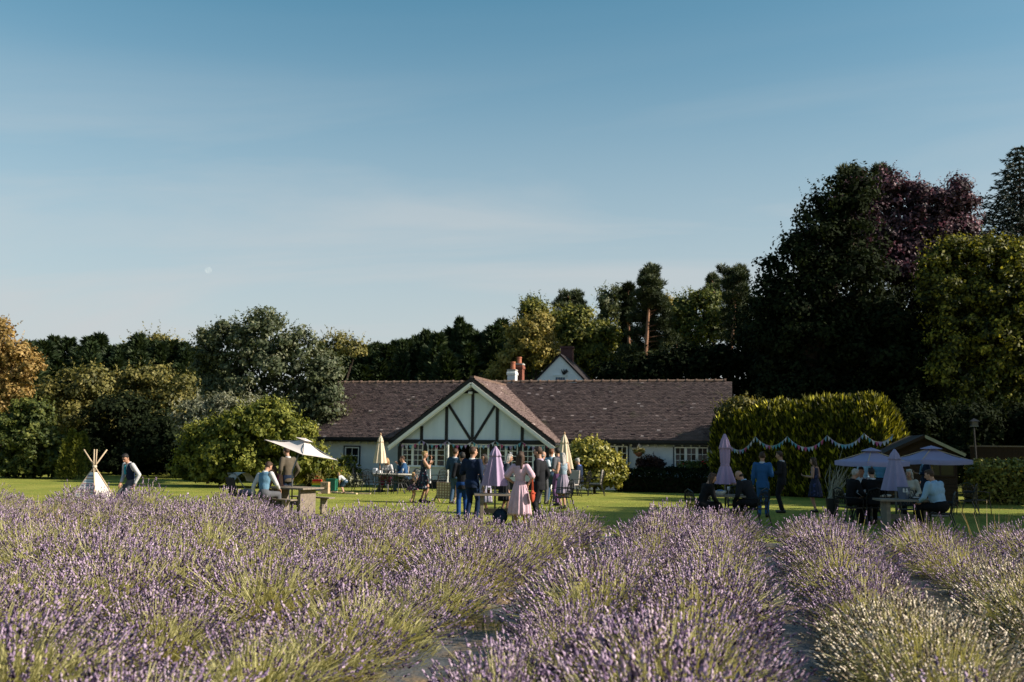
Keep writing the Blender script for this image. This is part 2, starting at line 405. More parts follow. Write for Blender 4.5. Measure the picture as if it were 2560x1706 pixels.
# main roof: deck, tiles, ridge
roof = H(MB().prism([(XL, YE, ZE - 0.05), (XL, YR, ZR - 0.05), (XL, 2 * YR - YE, ZE - 0.05), (XL, 2 * YR - YE, ZE - 0.13), (XL, YR, ZR - 0.14), (XL, YE, ZE - 0.13)], (XR - XL, 0, 0)), 'roof', BLACK)
sl_len = sqrt((YR - YE) ** 2 + (ZR - ZE) ** 2); vv = ((YR - YE) / sl_len, (ZR - ZE) / sl_len)
n_c = int(sl_len / 0.125)
o_ = put('roof_tiles', tiles(Vector((XL, YE - 0.03, ZE - 0.045)) - CI, (1, 0, 0), (0, vv[0], vv[1]), (0, -vv[1], vv[0]), n_c, 0.125, lambda t: (0, XR - XL)), TILE, roof)
tag(o_, kind='stuff')
o_ = put('roof_tiles', tiles(Vector((XR, 2 * YR - YE + 0.03, ZE - 0.045)) - CI, (-1, 0, 0), (0, -vv[0], vv[1]), (0, vv[1], vv[0]), n_c, 0.125, lambda t: (0, XR - XL), wid=0.33, seed=2), TILE, roof)
tag(o_, kind='stuff')
RIDGE = mat('ridge_clay', (0.10, 0.06, 0.055), 0.9, 0.4, 5, c2=(0.22, 0.15, 0.11))
rt_me = None; nr = int((XR - XL) / 0.44)
for i in range(nr):
    x = XL + 0.02 + i * 0.44
    if rt_me is None:
        mb = MB()
        for (xa, xb, r) in ((0, 0.38, 0.115), (0.36, 0.435, 0.145)):
            arc = [(cos(pi * k / 6) * r, sin(pi * k / 6) * r * 0.9) for k in range(7)]
            va = [(xa, y, z) for y, z in arc] + [(xb, y, z) for y, z in arc]
            mb.add(va, [(k, k + 1, k + 8, k + 7) for k in range(6)] + [tuple(range(6, -1, -1)), tuple(range(7, 14))])
        rt_me = mb.mesh('ridge_tile')
    put('ridge_tile', rt_me, RIDGE, roof, loc=Vector((x, YR, ZR - 0.04 + random.uniform(-.008, .012))) - CI)
H(MB().bar((XL, YE - 0.04, ZE - 0.10), (XR, YE - 0.04, ZE - 0.10), 0.09, 0.1), 'gutter', BLACK)
H(MB().box(XL, XR, YE - 0.01, YE + 0.02, ZE - 0.22, ZE - 0.125), 'fascia', BLACK)
# white rafter feet under the eaves
rf = None
for x0, x1 in ((-19.4, -15.2), (-7.7, -1.0)):
    x = x0
    while x < x1:
        if rf is None: rf = MB().prism([(-0.03, 0, 0), (-0.03, 0.34, 0), (-0.03, 0.34, -0.2), (-0.03, 0.06, -0.13)], (0.06, 0, 0)).mesh('rafter_foot')
        put('rafter_foot', rf, TRIM, cottage, loc=Vector((x, YE + 0.02, ZE - 0.125)) - CI); x += 0.358
H(MB().box(-19.9, -15.3, YW - 0.03, YW + 0.01, 1.88, 1.93), 'wall_band', TRIM)

# gable
gz = lambda x, d=0.0: GZ - abs(x - GX) * GSL - d
H(MB().prism([(GL + 0.32, GY, 2.05), (GRX - 0.3, GY, 2.05), (GRX - 0.3, GY, gz(GRX - 0.3, .18)), (GX, GY, GZ - 0.18), (GL + 0.32, GY, gz(GL + 0.32, .18))], (0, 0.15, 0)), 'gable_panel', PANEL)
for sgn, xe, wx in ((-1, GL, GL + 0.32), (1, GRX, GRX - 0.3)):
    # side walls of the gable wing and its roof slabs
    H(MB().box(min(wx, wx + 0.2 * -sgn), max(wx, wx + 0.2 * -sgn), GY + 0.15, YW, 0, 2.2), 'side_wall', TRIM)
    rl = sqrt((xe - GX) ** 2 + (gz(xe) - GZ) ** 2)
    a = Vector((xe, GY - GOV, gz(xe))); b = Vector((GX, GY - GOV, GZ))
    dn = Vector((0, 0, -0.13))
    yv0, yv1 = YE + (gz(xe) - ZE) / SL, YE + (GZ - ZE) / SL
    poly = [a, b, Vector((GX, yv1 + 0.25, GZ)), Vector((xe, yv0 + 0.25, gz(xe)))]
    gr = H(MB().add(poly + [p + dn for p in poly], [(0, 1, 2, 3), (7, 6, 5, 4), (0, 4, 5, 1), (3, 2, 6, 7), (0, 3, 7, 4)]), 'gable_roof', BLACK)
    vdir = (b - a).normalized()
    u = Vector((0, 1, 0)); nn = Vector((sgn * abs(vdir.z), 0, abs(vdir.x)))
    k = (yv1 - yv0) / rl
    tl = put('roof_tiles', tiles((a + vdir * -0.04 + nn * 0.005) - CI, u, vdir, nn, int(rl / 0.1), 0.1, lambda t: (0, GOV + (yv0 - GY) + t * k - 0.05), seed=5 + sgn), TILE, gr)
    tag(tl, kind='stuff')
    # barge boards: dark soffit edge, two stepped pale boards
    for w, h, off, y, m, nm in ((0.05, 0.15, -0.13, GY - GOV + 0.02, BLACK, 'verge_board'), (0.04, 0.13, -0.275, GY - GOV - 0.02, TRIM, 'barge_board'), (0.03, 0.06, -0.375, GY - GOV + 0.02, TRIM, 'barge_moulding')):
        e = 0.02 if nm == 'verge_board' else 0.06
        p0 = Vector((xe + sgn * e, y, gz(xe) - sgn * 0 - e * GSL + off)); p1 = Vector((GX, y, GZ + off))
        H(MB().bar(p0, p1, w, h, up=(0, 0, 1)), nm, m)
H(MB().bar((GX, GY - GOV + .1, GZ + .02), (GX, YE + (GZ - ZE) / SL, GZ + .02), 0.2, 0.1), 'gable_ridge', RIDGE)
# timbers, each a beam of its own
TB = 0.13
def beam(a, b, w=TB, d=0.05, y=None):
    y = GY - 0.012 if y is None else y
    H(MB().bar((a[0], y, a[1]), (b[0], y, b[1]), w if abs(a[0] - b[0]) < 1e-3 or True else w, d, up=(0, 1, 0)) if False else MB().add(*_beamgeo(a, b, w, d, y)), 'timber_beam', BLACK)
def _beamgeo(a, b, w, d, y):
    A, B = Vector((a[0], 0, a[1])), Vector((b[0], 0, b[1])); t = (B - A).normalized(); s_ = Vector((-t.z, 0, t.x)) * w / 2
    q = [A - s_, A + s_, B + s_, B - s_]
    return [(p.x, y - d / 2, p.z) for p in q] + [(p.x, y + d / 2, p.z) for p in q], [(0, 1, 2, 3), (7, 6, 5, 4), (0, 4, 5, 1), (1, 5, 6, 2), (2, 6, 7, 3), (3, 7, 4, 0)]
beam((GL + 0.15, 2.0), (GRX - 0.15, 2.0), 0.17, 0.07, GY - 0.02)
for x in (-13.74, -12.62, -10.37, -9.27): beam((x, 2.083), (x, gz(x, 0.38)))
beam((GX, 2.083), (GX, GZ - 0.35), 0.12, 0.056)
beam((-12.56, 3.62), (GX - 0.08, 2.10), 0.115, 0.045, GY - 0.010); beam((-10.43, 3.62), (GX + 0.08, 2.10), 0.115, 0.045, GY - 0.010)
beam((-12.0, 4.14), (-10.92, 4.14), 0.12, 0.046, GY - 0.009)
# floodlight under the apex
fl = H(MB().box(GX - 0.16, GX + 0.02, GY - 0.22, GY - 0.1, 4.03, 4.14), 'floodlight', mat('lamp_white', (0.8, 0.8, 0.78), 0.4, 0.05), bevel=0.01)
H(MB().bar((GX - .06, GY - 0.12, 4.1), (GX - .06, GY - 0.02, 4.2), 0.03, 0.03), 'floodlight_bracket', IRON)

# front of the wing: posts, black band for the shadow below, windows, doors
ZB, ZT = 0.92, 1.90
for x in (GL + 0.37, -13.56, -10.58, -9.36, GRX - 0.36):
    H(MB().box(x - 0.085, x + 0.085, GY - 0.05, GY + 0.1, 0, 1.914), 'timber_post', BLACK)
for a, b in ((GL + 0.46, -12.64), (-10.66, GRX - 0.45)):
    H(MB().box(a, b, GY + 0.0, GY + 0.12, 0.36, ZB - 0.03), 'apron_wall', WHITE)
    H(MB().box(a, b, GY - 0.02, GY + 0.12, 0.0, 0.355), 'shadow_band', BLACK)  # black band: shadow at the wall foot put into the colour
    H(MB().box(a + .01, b - .01, GY - 0.09, GY + 0.1, ZB - 0.028, ZB - 0.002), 'window_sill', TRIM)
def window(x0, x1, z0, z1, y, leaves, rows, fr=0.05, bar=0.022, outer=None, name='window', sill=False):
    """Casement window: leaves = list of columns per leaf; rows; every pane an object."""
    w = H(MB().box(x0, x1, y + 0.07, y + 0.075, z0, z1), name, IRON)
    mb = MB(); n = len(leaves); lw = (x1 - x0) / n
    # frame of all leaves with glazing bars
    mb2 = MB()
    if outer: 
        ob = MB(); ow = 0.055
        for q in ((x0 - ow, x1 + ow, z1, z1 + ow), (x0 - ow, x1 + ow, z0 - ow, z0), (x0 - ow, x0, z0 + .001, z1 - .001), (x1, x1 + ow, z0 + .001, z1 - .001)):
            ob.box(q[0], q[1], y - 0.03, y + 0.06, q[2], q[3])
        H(ob, 'outer_frame', outer, w)
    for i, cols in enumerate(leaves):
        a, b = x0 + i * lw, x0 + (i + 1) * lw
        if i: a += 0.002
        f = MB()
        f.box(a, a + fr, y - 0.015, y + 0.045, z0, z1); f.box(b - fr, b, y - 0.015, y + 0.045, z0, z1)
        f.box(a + fr, b - fr, y - 0.012, y + 0.045, z0, z0 + fr); f.box(a + fr, b - fr, y - 0.012, y + 0.045, z1 - fr, z1)
        pw, ph = (b - a - 2 * fr) / cols, (z1 - z0 - 2 * fr) / rows
        for c in range(1, cols): f.box(a + fr + c * pw - bar / 2, a + fr + c * pw + bar / 2, y - 0.006, y + 0.03, z0 + fr, z1 - fr)
        for r in range(1, rows): f.box(a + fr, b - fr, y - 0.004, y + 0.028, z0 + fr + r * ph - bar / 2, z0 + fr + r * ph + bar / 2)
        H(f, 'frame', TRIM, w)
        for c in range(cols):
            for r in range(rows):
                pb = MB().box(a + fr + c * pw + bar / 2, a + fr + (c + 1) * pw - bar / 2, y + 0.014, y + 0.019, z0 + fr + r * ph + bar / 2, z0 + fr + (r + 1) * ph - bar / 2)
                tl_ = random.uniform(-.004, .004); tw_ = random.uniform(-.003, .003); xm_ = a + fr + (c + .5) * pw; zm_ = z0 + fr + (r + .5) * ph
                pb.v = [(x_, y_ + tl_ * (1 if z_ > zm_ else -1) + tw_ * (1 if x_ > xm_ else -1), z_) for x_, y_, z_ in pb.v]
                H(pb, 'pane', GLASS, w)
    return w
window(-14.63, -13.65, ZB, ZT, GY, [2, 2], 4)
window(-13.47, -12.66, ZB, ZT, GY, [2, 1], 4)
window(-10.49, -9.45, ZB, ZT, GY, [2, 2], 4)
window(-9.27, -8.29, ZB, ZT, GY, [2, 2], 4)
# doorway: dark room behind, one leaf folded out, one leaf shut
H(MB().box(-12.63, -10.67, GY + 1.6, GY + 1.65, 0.0, 1.9), 'doorway', mat('dark_room', (0.02, 0.016, 0.014), 0.9, 0.3))
H(MB().box(-12.63, -10.67, GY + 0.02, GY + 1.6, -0.01, 0.02), 'threshold', mat('stone_step', (0.2, 0.19, 0.17), 0.9))
def door(x0, x1, y, rot=None, hinge=None):
    f = MB(); fr = 0.085
    f.box(x0, x0 + fr, y - 0.02, y + 0.03, 0.04, ZT - 0.03); f.box(x1 - fr, x1, y - 0.02, y + 0.03, 0.04, ZT - 0.03)
    f.box(x0 + fr, x1 - fr, y - 0.018, y + 0.03, 0.04, 0.34); f.box(x0 + fr, x1 - fr, y - 0.018, y + 0.03, ZT - 0.13, ZT - 0.03)
    xm = (x0 + x1) / 2; f.box(xm - 0.014, xm + 0.014, y - 0.012, y + 0.02, 0.34, ZT - 0.13)
    zs = [0.34 + k * (ZT - 0.47) / 3 for k in (1, 2)]
    for z in zs: f.box(x0 + fr, x1 - fr, y - 0.010, y + 0.02, z - 0.014, z + 0.014)
    panes = []
    zz_ = [0.34] + zs + [ZT - 0.13]
    for a, b in ((x0 + fr, xm - 0.014), (xm + 0.014, x1 - fr)):
        for k in range(3): panes.append(MB().box(a, b, y + 0.001, y + 0.006, zz_[k] + 0.014 * (k > 0), zz_[k + 1] - 0.014 * (k < 2)))
    allm = [f] + panes
    if rot is not None:
        M = Matrix.Translation((hinge, y, 0)) @ Matrix.Rotation(rot, 4, 'Z') @ Matrix.Translation((-hinge, -y, 0))
        for mb in allm: mb.v = [tuple(M @ Vector(q)) for q in mb.v]
    d = H(f, 'glazed_door', TRIM)
    for p in panes: H(p, 'pane', GLASS, d)
    hb = MB().bar((x1 - 0.04, y - 0.05, 0.98), (x1 - 0.14, y - 0.05, 0.98), 0.02, 0.02)
    if rot is not None: hb.v = [tuple(M @ Vector(q)) for q in hb.v]
    H(hb, 'handle', IRON, d)
door(-12.6, -11.72, GY - 0.02, radians(-68), -12.6)
door(-11.5, -10.70, GY + 0.01)
H(MB().box(-12.64, -10.66, GY - 0.01, GY + 0.05, ZT - 0.025, ZT + 0.02), 'door_head', TRIM)
# windows in the long front
window(-18.02, -17.32, 0.93, 1.72, YW - 0.03, [2], 2, outer=NAVY)
wr = window(-3.03, -1.62, 1.0, 1.88, YW - 0.03, [2, 2, 2], 3, outer=NAVY)
window(-5.98, -5.02, 1.0, 1.9, YW - 0.03, [2, 2], 3, outer=NAVY)
H(MB().box(-4.83, -4.62, YW - 0.2, YW, 1.83, 2.02), 'wall_speaker', IRON, bevel=0.02)
H(MB().box(-1.4, -1.14, YW - 0.14, YW, 1.86, 2.03), 'alarm_box', mat('brown_box', (0.12, 0.075, 0.06), 0.6), bevel=0.02)
H(MB().tube([(-0.99, YW - 0.06, 2.0), (-0.99, YW - 0.06, 0.0)], 0.04, 8), 'downpipe', BLACK)
# chimneys standing behind the ridge
def chimney(parent, x, y, z0, w, d, z1, m, pots, capm):
    c = H(MB().box(x - w / 2, x + w / 2, y - d / 2, y + d / 2, z0, z1), 'chimney', m, parent)
    H(MB().box(x - w / 2 - 0.04, x + w / 2 + 0.04, y - d / 2 - 0.04, y + d / 2 + 0.04, z1 - 0.22, z1 - 0.06), 'chimney_cap', capm, parent, bevel=0.03)
    H(MB().box(x - w / 2 - 0.02, x + w / 2 + 0.02, y - d / 2 - 0.02, y + d / 2 + 0.02, z1, z1 + 0.07), 'flaunching', mat('mortar', (0.45, 0.43, 0.4), 0.95, bump=.3), parent)
    for px_, h in pots: H(MB().lathe([(0.13, 0), (0.115, h * 0.8), (0.135, h * 0.82), (0.13, h), (0.09, h), (0.09, h - 0.1)], 12, (x + px_, y, z1 + 0.05)), 'chimney_pot', POT, parent, smooth=False)
p = AY(1281, 928, 48.6); chimney(roof, p.x, 48.6, 4.2, 0.40, 0.5, p.z, WHITE, [(0.03, 0.42)], TRIM)
p = AY(1299, 913, 49.6); chimney(roof, p.x, 49.6, 3.8, 0.40, 0.5, p.z, BRICKRED, [(-0.02, 0.36)], BRICKRED)

# white gabled house behind the cottage
pa = AY(1400, 890, 57); bz = pa.z; hb_ = thing('white_house', 'white gabled house end rising behind the cottage ridge', 'house', (pa.x, 57, 0))
CI0 = CI; CI = Vector((pa.x, 57, 0))
pb = AY(1340, 952, 57); pc = AY(1462, 952, 57); s2 = (pa.z - pb.z) / (pa.x - pb.x); zl = 3.4; hw = (pa.z - zl) / s2
H(MB().prism([(pa.x - hw, 57, 0), (pa.x + hw, 57, 0), (pa.x + hw, 57, zl), (pa.x, 57, bz), (pa.x - hw, 57, zl)], (0, 0.25, 0)), 'gable_wall', mat('white_render', (.74, .75, .76), .85, .05, 3, bump=.2), hb_)
H(MB().box(pa.x - hw, pa.x - hw + .25, 57.25, 60.8, 0, zl - .1).box(pa.x + hw - .25, pa.x + hw, 57.25, 60.8, 0, zl - .1), 'side_wall', WHITE, hb_)
for sg in (-1, 1):
    q = [Vector((pa.x, 56.9, bz + 0.02)), Vector((pa.x + sg * (hw + .25), 56.9, zl - 0.25 * s2 + 0.02)), Vector((pa.x + sg * (hw + .25), 61.0, zl - 0.25 * s2 + 0.02)), Vector((pa.x, 61.0, bz + 0.02))]
    H(MB().add(q + [v_ + Vector((0, 0, 0.12)) for v_ in q], [(0, 1, 2, 3), (7, 6, 5, 4), (0, 4, 5, 1), (1, 5, 6, 2), (2, 6, 7, 3)]), 'roof_slope', mat('dark_tile_roof', (0.022, 0.017, 0.02), 0.85, 0.4, 9, bump=.5), hb_)
pw_ = AY(1401, 949, 57); wz = pw_.z
w_ = H(MB().box(pw_.x - 0.34, pw_.x + 0.34, 56.94, 57.0, wz - 0.6, wz + 0.2), 'window', TRIM, hb_)
for k in range(4): H(MB().box(pw_.x - 0.27 + k * 0.14, pw_.x - 0.145 + k * 0.14, 56.93, 56.938, wz - 0.52, wz + 0.12), 'pane', mat('blue_glass', (0.03, 0.09, 0.16), 0.1, .1), w_)
H(MB().box(pw_.x - 0.42, pw_.x + 0.42, 56.92, 57.0, wz + 0.21, wz + 0.25), 'window_head', TRIM, hb_)
po = AY(1409, 933, 56.9)
orn = MB()
for an in (-0.5, 0, 0.5): orn.prism([(po.x - 0.05, 56.96, po.z - 0.1), (po.x + 0.05, 56.96, po.z - 0.1), (po.x + 0.07 + 0.42 * sin(an), 56.96, po.z + 0.1), (po.x + 0.3 * sin(an), 56.96, po.z + 0.14 + 0.12 * cos(an))], (0, -0.03, 0))
H(orn, 'wall_ornament', IRON, hb_)
pk = AY(1418, 872, 60); H(MB().box(pk.x - 0.36, pk.x + 0.36, 59.7, 60.3, 4.5, pk.z), 'chimney', mat('dark_brick', (0.11, 0.05, 0.05), 0.9, 0.3, 9, bump=.4), hb_)
H(MB().box(pk.x - 0.41, pk.x + 0.41, 59.65, 60.35, pk.z, pk.z + 0.12), 'chimney_cap', MATS['dark_brick'], hb_)
CI = CI0
# ------------------------------------------------------------------ vegetation
BARK = mat('bark', (0.05, 0.036, 0.026), 0.95, 0.4, 7, bump=0.6, stretch=(1, 1, 0.25))
PINEBARK = mat('pine_bark', (0.16, 0.075, 0.045), 0.95, 0.3, 6, c2=(0.34, 0.19, 0.12), bump=0.6, stretch=(1, 1, 0.3))
L_MID = leafmat('leaf_mid', [(0.03, 0.05, 0.014), (0.10, 0.13, 0.030), (0.24, 0.25, 0.055)], 0.32)
L_GREY = leafmat('leaf_whitebeam', [(0.035, 0.052, 0.026), (0.10, 0.125, 0.060), (0.30, 0.31, 0.20)], 0.25)
L_BRIGHT = leafmat('leaf_bright', [(0.045, 0.070, 0.014), (0.21, 0.235, 0.040), (0.42, 0.41, 0.080)], 0.34)
L_LAUREL = leafmat('leaf_laurel', [(0.05, 0.07, 0.015), (0.32, 0.31, 0.06), (0.74, 0.65, 0.19)], 0.25, rough=0.4)
L_OLIVE = leafmat('leaf_olive', [(0.05, 0.06, 0.018), (0.19, 0.18, 0.05), (0.42, 0.36, 0.12)], 0.32)
L_YELLOW = leafmat('leaf_maple', [(0.11, 0.11, 0.026), (0.32, 0.27, 0.065), (0.58, 0.46, 0.16)], 0.35)
L_ORANGE = leafmat('leaf_orange', [(0.13, 0.11, 0.03), (0.42, 0.28, 0.09), (0.68, 0.50, 0.21)], 0.35, tcol=(1.2, .9, .5))
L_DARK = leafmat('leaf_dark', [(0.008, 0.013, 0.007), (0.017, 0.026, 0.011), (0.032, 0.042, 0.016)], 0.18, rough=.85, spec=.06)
L_PURPLE = leafmat('leaf_copper_beech', [(0.018, 0.013, 0.018), (0.085, 0.045, 0.062), (0.36, 0.19, 0.24)], 0.2, tcol=(1.2, .7, .8))
L_BEECH = leafmat('leaf_beech', [(0.02, 0.03, 0.010), (0.12, 0.13, 0.022), (0.50, 0.46, 0.06)], 0.35)
L_SILVER = leafmat('leaf_silver', [(0.112, 0.125, 0.081), (0.237, 0.250, 0.163), (0.450, 0.450, 0.338)], 0.25)
L_CONIF = leafmat('leaf_cypress', [(0.015, 0.030, 0.012), (0.033, 0.057, 0.021), (0.068, 0.093, 0.033)], 0.15)
L_PINE = leafmat('leaf_pine', [(0.020, 0.036, 0.020), (0.060, 0.082, 0.038), (0.13, 0.15, 0.070)], 0.12)
L_HEDGE = leafmat('leaf_golden_cypress', [(0.010, 0.015, 0.003), (0.095, 0.105, 0.008), (0.80, 0.74, 0.07)], 0.25)
L_SPRUCE = leafmat('leaf_spruce', [(0.016, 0.031, 0.026), (0.034, 0.055, 0.044), (0.065, 0.091, 0.072)], 0.1)
L_RED = leafmat('leaf_red', [(0.02, 0.010, 0.010), (0.05, 0.022, 0.020), (0.10, 0.05, 0.04)], 0.3)

L_SYC = leafmat('leaf_sycamore', [(0.02, 0.035, 0.008), (0.13, 0.15, 0.03), (0.40, 0.37, 0.075)], 0.32)
def rdir(n, rg): return unit(rg.normal(size=(n, 3)))
def crown_mesh(name, blobs, leaf=0.2, clumps=120, per=90, clump_r=0.5, seed=1, aspect=0.62, shell=0.55, up=0.25, fill=0.12, flat=0.75, wisp=0.0, twigs=1.0, twig_len=None):
    """Broadleaf crown: leaf clumps spread through ellipsoid lobes (x, y, z, rx, ry, rz); gaps stay between the clumps."""
    per = int(per * .78); leaf *= 1.09
    rg = np.random.default_rng(seed); P = []; N = []; S = []; Vv = []
    vol = np.array([(b[3] * b[4] + b[4] * b[5] + b[3] * b[5]) for b in blobs]); vol = vol / vol.sum()
    for b, w in zip(blobs, vol):
        c = np.array(b[:3]); R = np.array(b[3:6]); k = max(3, int(clumps * w))
        d = rdir(k, rg); d[:, 2] = np.where(d[:, 2] < -0.55, -d[:, 2], d[:, 2])
        rad = shell + (1 - shell) * rg.random(k) ** 0.6 + (rg.random(k) < wisp) * rg.random(k) * 0.22
        cc = c + d * R * rad[:, None]
        cr = clump_r * (0.6 + 0.8 * rg.random(k)); tone = rg.normal(0, 0.16, k)
        n = k * per; idx = np.repeat(np.arange(k), per)
        q = rdir(n, rg); q[:, 2] *= flat
        rr = rg.random(n) ** 0.45
        P.append(cc[idx] + q * (cr[idx] * rr)[:, None])
        N.append(unit(q * 0.9 + d[idx] * 0.5 + rdir(n, rg) * 0.75 + np.array((0, 0, up))))
        S.append(leaf * (0.6 + 0.8 * rg.random(n))); Vv.append(np.clip(0.46 + tone[idx] + rg.normal(0, 0.2, n), 0, 1))
        # twigs reaching out of the crown with leaves along them
        kt = int(k * twigs * .8); tl = (twig_len or clump_r * 1.45)
        if kt:
            d2 = rdir(kt, rg); d2[:, 2] = np.where(d2[:, 2] < -0.3, -d2[:, 2], d2[:, 2]); nl = 13
            td = unit(d2 + np.array((0, 0, .45)) + rdir(kt, rg) * .5); ln = tl * (.5 + rg.random(kt))
            ii = np.repeat(np.arange(kt), nl); f = np.tile(np.linspace(0.1, 1, nl), kt)
            st = c + d2 * R * (0.78 + .12 * rg.random((kt, 1)))
            P.append(st[ii] + td[ii] * (ln[ii] * f)[:, None] + rg.normal(0, leaf * .30, (kt * nl, 3)) * (1.4 - f[:, None])); N.append(unit(rdir(kt * nl, rg) + np.array((0, 0, .4))))
            S.append(leaf * (1.05 - .45 * f) * (.6 + .6 * rg.random(kt * nl))); Vv.append(np.clip(.5 + rg.normal(0, .15, kt)[ii] + rg.normal(0, .15, kt * nl), 0, 1))
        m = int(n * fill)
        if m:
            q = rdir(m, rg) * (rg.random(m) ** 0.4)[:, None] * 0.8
            P.append(c + q * R); N.append(rdir(m, rg)); S.append(leaf * 1.7 * (0.7 + 0.6 * rg.random(m))); Vv.append(np.clip(rg.normal(0.15, 0.1, m), 0, 1))  # inner leaves coloured darker, shade between the clumps put into their colour
    P, N, S, Vv = np.concatenate(P), np.concatenate(N), np.concatenate(S), np.concatenate(Vv)
    T = rdir(len(P), rg) + np.array((0, 0, -0.3))
    V, Fq = leafquads(P, N, T, S, aspect)
    return npmesh(name, V, Fq, Vv)
def spray_mesh(name, P, D, size, aspect, v, rg, spread=0.4, k=3):
    """Feathery conifer sprays: k narrow blades at each P fanning about direction D."""
    n = len(P); i = np.repeat(np.arange(n), k)
    T = unit(D[i] + rdir(n * k, rg) * spread); N = unit(np.cross(T, rdir(n * k, rg)))
    s = np.asarray(size)[i] * (0.7 + 0.6 * rg.random(n * k))
    V, Fq = leafquads(P[i] + T * s[:, None] * 0.4, N, T, s, aspect)
    return npmesh(name, V, Fq, np.clip(np.asarray(v)[i] + rg.normal(0, 0.12, n * k), 0, 1))
def column_conifer(name, h, r, seed, n=5200, tip=0.55, base=0.12, leaf=0.34, rough=0.16, leaders=7):
    """Cypress: a main leader and several lower ones grown together, so the top is ragged."""
    rg = np.random.default_rng(seed); PP = []; DD = []; TT = []
    L = [(0, 0, 1.0, 0.62)] + [(rg.normal() * r * .5, rg.normal() * r * .45, rg.uniform(.66, .95), rg.uniform(.32, .5)) for _ in range(leaders)]
    w = np.array([l[3] for l in L]); w = w / w.sum()
    for (ox, oy, hh, rr), wi in zip(L, w):
        m = int(n * wi); t = rg.random(m) ** 0.85; a = rg.random(m) * 2 * pi
        prof = r * rr * np.minimum(1, ((1 - t) / tip) ** 0.8) * np.minimum(1, 0.55 + t / base * 0.45) + 0.03
        lob = 1 + rough * np.sin(3 * a + 5 * t + seed) + rough * np.sin(7 * a - 19 * t + 2 * seed) + rough * 0.6 * np.sin(13 * a + 31 * t)
        rad = prof * lob * (0.66 + 0.42 * rg.random(m))
        PP.append(np.stack([ox + rad * np.cos(a), oy + rad * np.sin(a), t * h * hh], 1))
        DD.append(unit(np.stack([np.cos(a) * 0.8, np.sin(a) * 0.8, np.full(m, 0.7)], 1))); TT.append(0.42 + 0.6 * (lob - 1) + rg.normal(0, .12, m))
    P, D, T = np.concatenate(PP), np.concatenate(DD), np.concatenate(TT)
    return spray_mesh(name, P, D, np.full(len(P), leaf), 0.26, np.clip(T, 0, 1), rg)
def pine_mesh(name, pads, seed, leaf=0.30, per=120):
    rg = np.random.default_rng(seed); P = []; D = []; T = []
    for (x, y, z, r, rz) in pads:
        k = max(3, int(r * 6)); d = rdir(k, rg); cc = np.array((x, y, z)) + d * np.array((r, r, rz)) * (0.35 + 0.6 * rg.random((k, 1)))
        idx = np.repeat(np.arange(k), per); q = rdir(len(idx), rg); q[:, 2] = q[:, 2] * 0.7 + .15
        P.append(cc[idx] + q * (0.30 + 0.12 * r) * rg.random((len(idx), 1)) ** 0.5); D.append(unit(q + np.array((0, 0, 0.7)))); T.append(np.clip(0.4 + rg.normal(0, .15, k), 0, 1)[idx] + 0.25 * q[:, 2])
    P, D, T = np.concatenate(P), np.concatenate(D), np.concatenate(T)
    return spray_mesh(name, P, D, np.full(len(P), leaf), 0.16, T, rg, spread=0.7, k=2)
def trunk(parent, pts, rad, m=None, limbs=(), n=8):
    mb = MB().tube(pts, rad, n)
    for l in limbs: mb.tube(*l, 5)
    return mb.build('trunk', m or BARK, parent, smooth=True)
def limbs_for(blobs, z0, r0, rg, k=2):
    out = []
    for b in blobs:
        for _ in range(k):
            e = Vector(b[:3]) + Vector((rg.uniform(-.3, .3) * b[3], rg.uniform(.1, .5) * b[4], rg.uniform(-.4, .1) * b[5]))
            s = Vector((0, 0, z0 + rg.uniform(0, .3) * max(0.2, (b[2] - z0)))); mid = s.lerp(e, 0.55) + Vector((0, 0, 0.12 * b[5]))
            out.append(([s, mid, e], [r0 * 0.28, r0 * 0.18, r0 * 0.05]))
    return out
def tree(name, label, pos, blobs, lm, seed, leaf=0.2, clumps=120, per=90, clump_r=0.55, cat='tree', group=None, tr=0.2, tm=None, kind='crown', **k):
    """Broadleaf tree or shrub; blobs in metres round the base."""
    t = thing(name, label, cat, (pos[0], pos[1], 0), 0, group)
    rg = random.Random(seed)
    if tr: 
        zt = max(b[2] for b in blobs)
        trunk(t, [(0, 0, -0.05), (rg.uniform(-.1, .1), 0, zt * 0.35), (rg.uniform(-.2, .2), rg.uniform(-.2, .2), zt * .62)], [tr, tr * 0.7, tr * 0.2], tm, limbs_for(blobs, zt * 0.2, tr, rg))
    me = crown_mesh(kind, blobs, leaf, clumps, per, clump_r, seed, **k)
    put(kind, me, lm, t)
    return t
def blobs_px(lst, Y, base):
    """Lobes given in photograph pixels (cx, cy, rx, ry) at depth Y, as metres relative to base."""
    out = []
    for q in lst:
        cx, cy, rx, ry = q[:4]; dy = q[4] if len(q) > 4 else 0
        p = AY(cx, cy, Y + dy); s = PX(p)[2] / FPX
        out.append((p.x - base[0], p.y - base[1], p.z, rx * s, max(rx * s, ry * s) * 0.8, ry * s))
    return out
def ptree(name, label, px, Y, lst, lm, seed, **k):
    b = AY(px, 1180, Y); pos = (b.x, Y)
    return tree(name, label, pos, blobs_px(lst, Y, pos), lm, seed, **k)

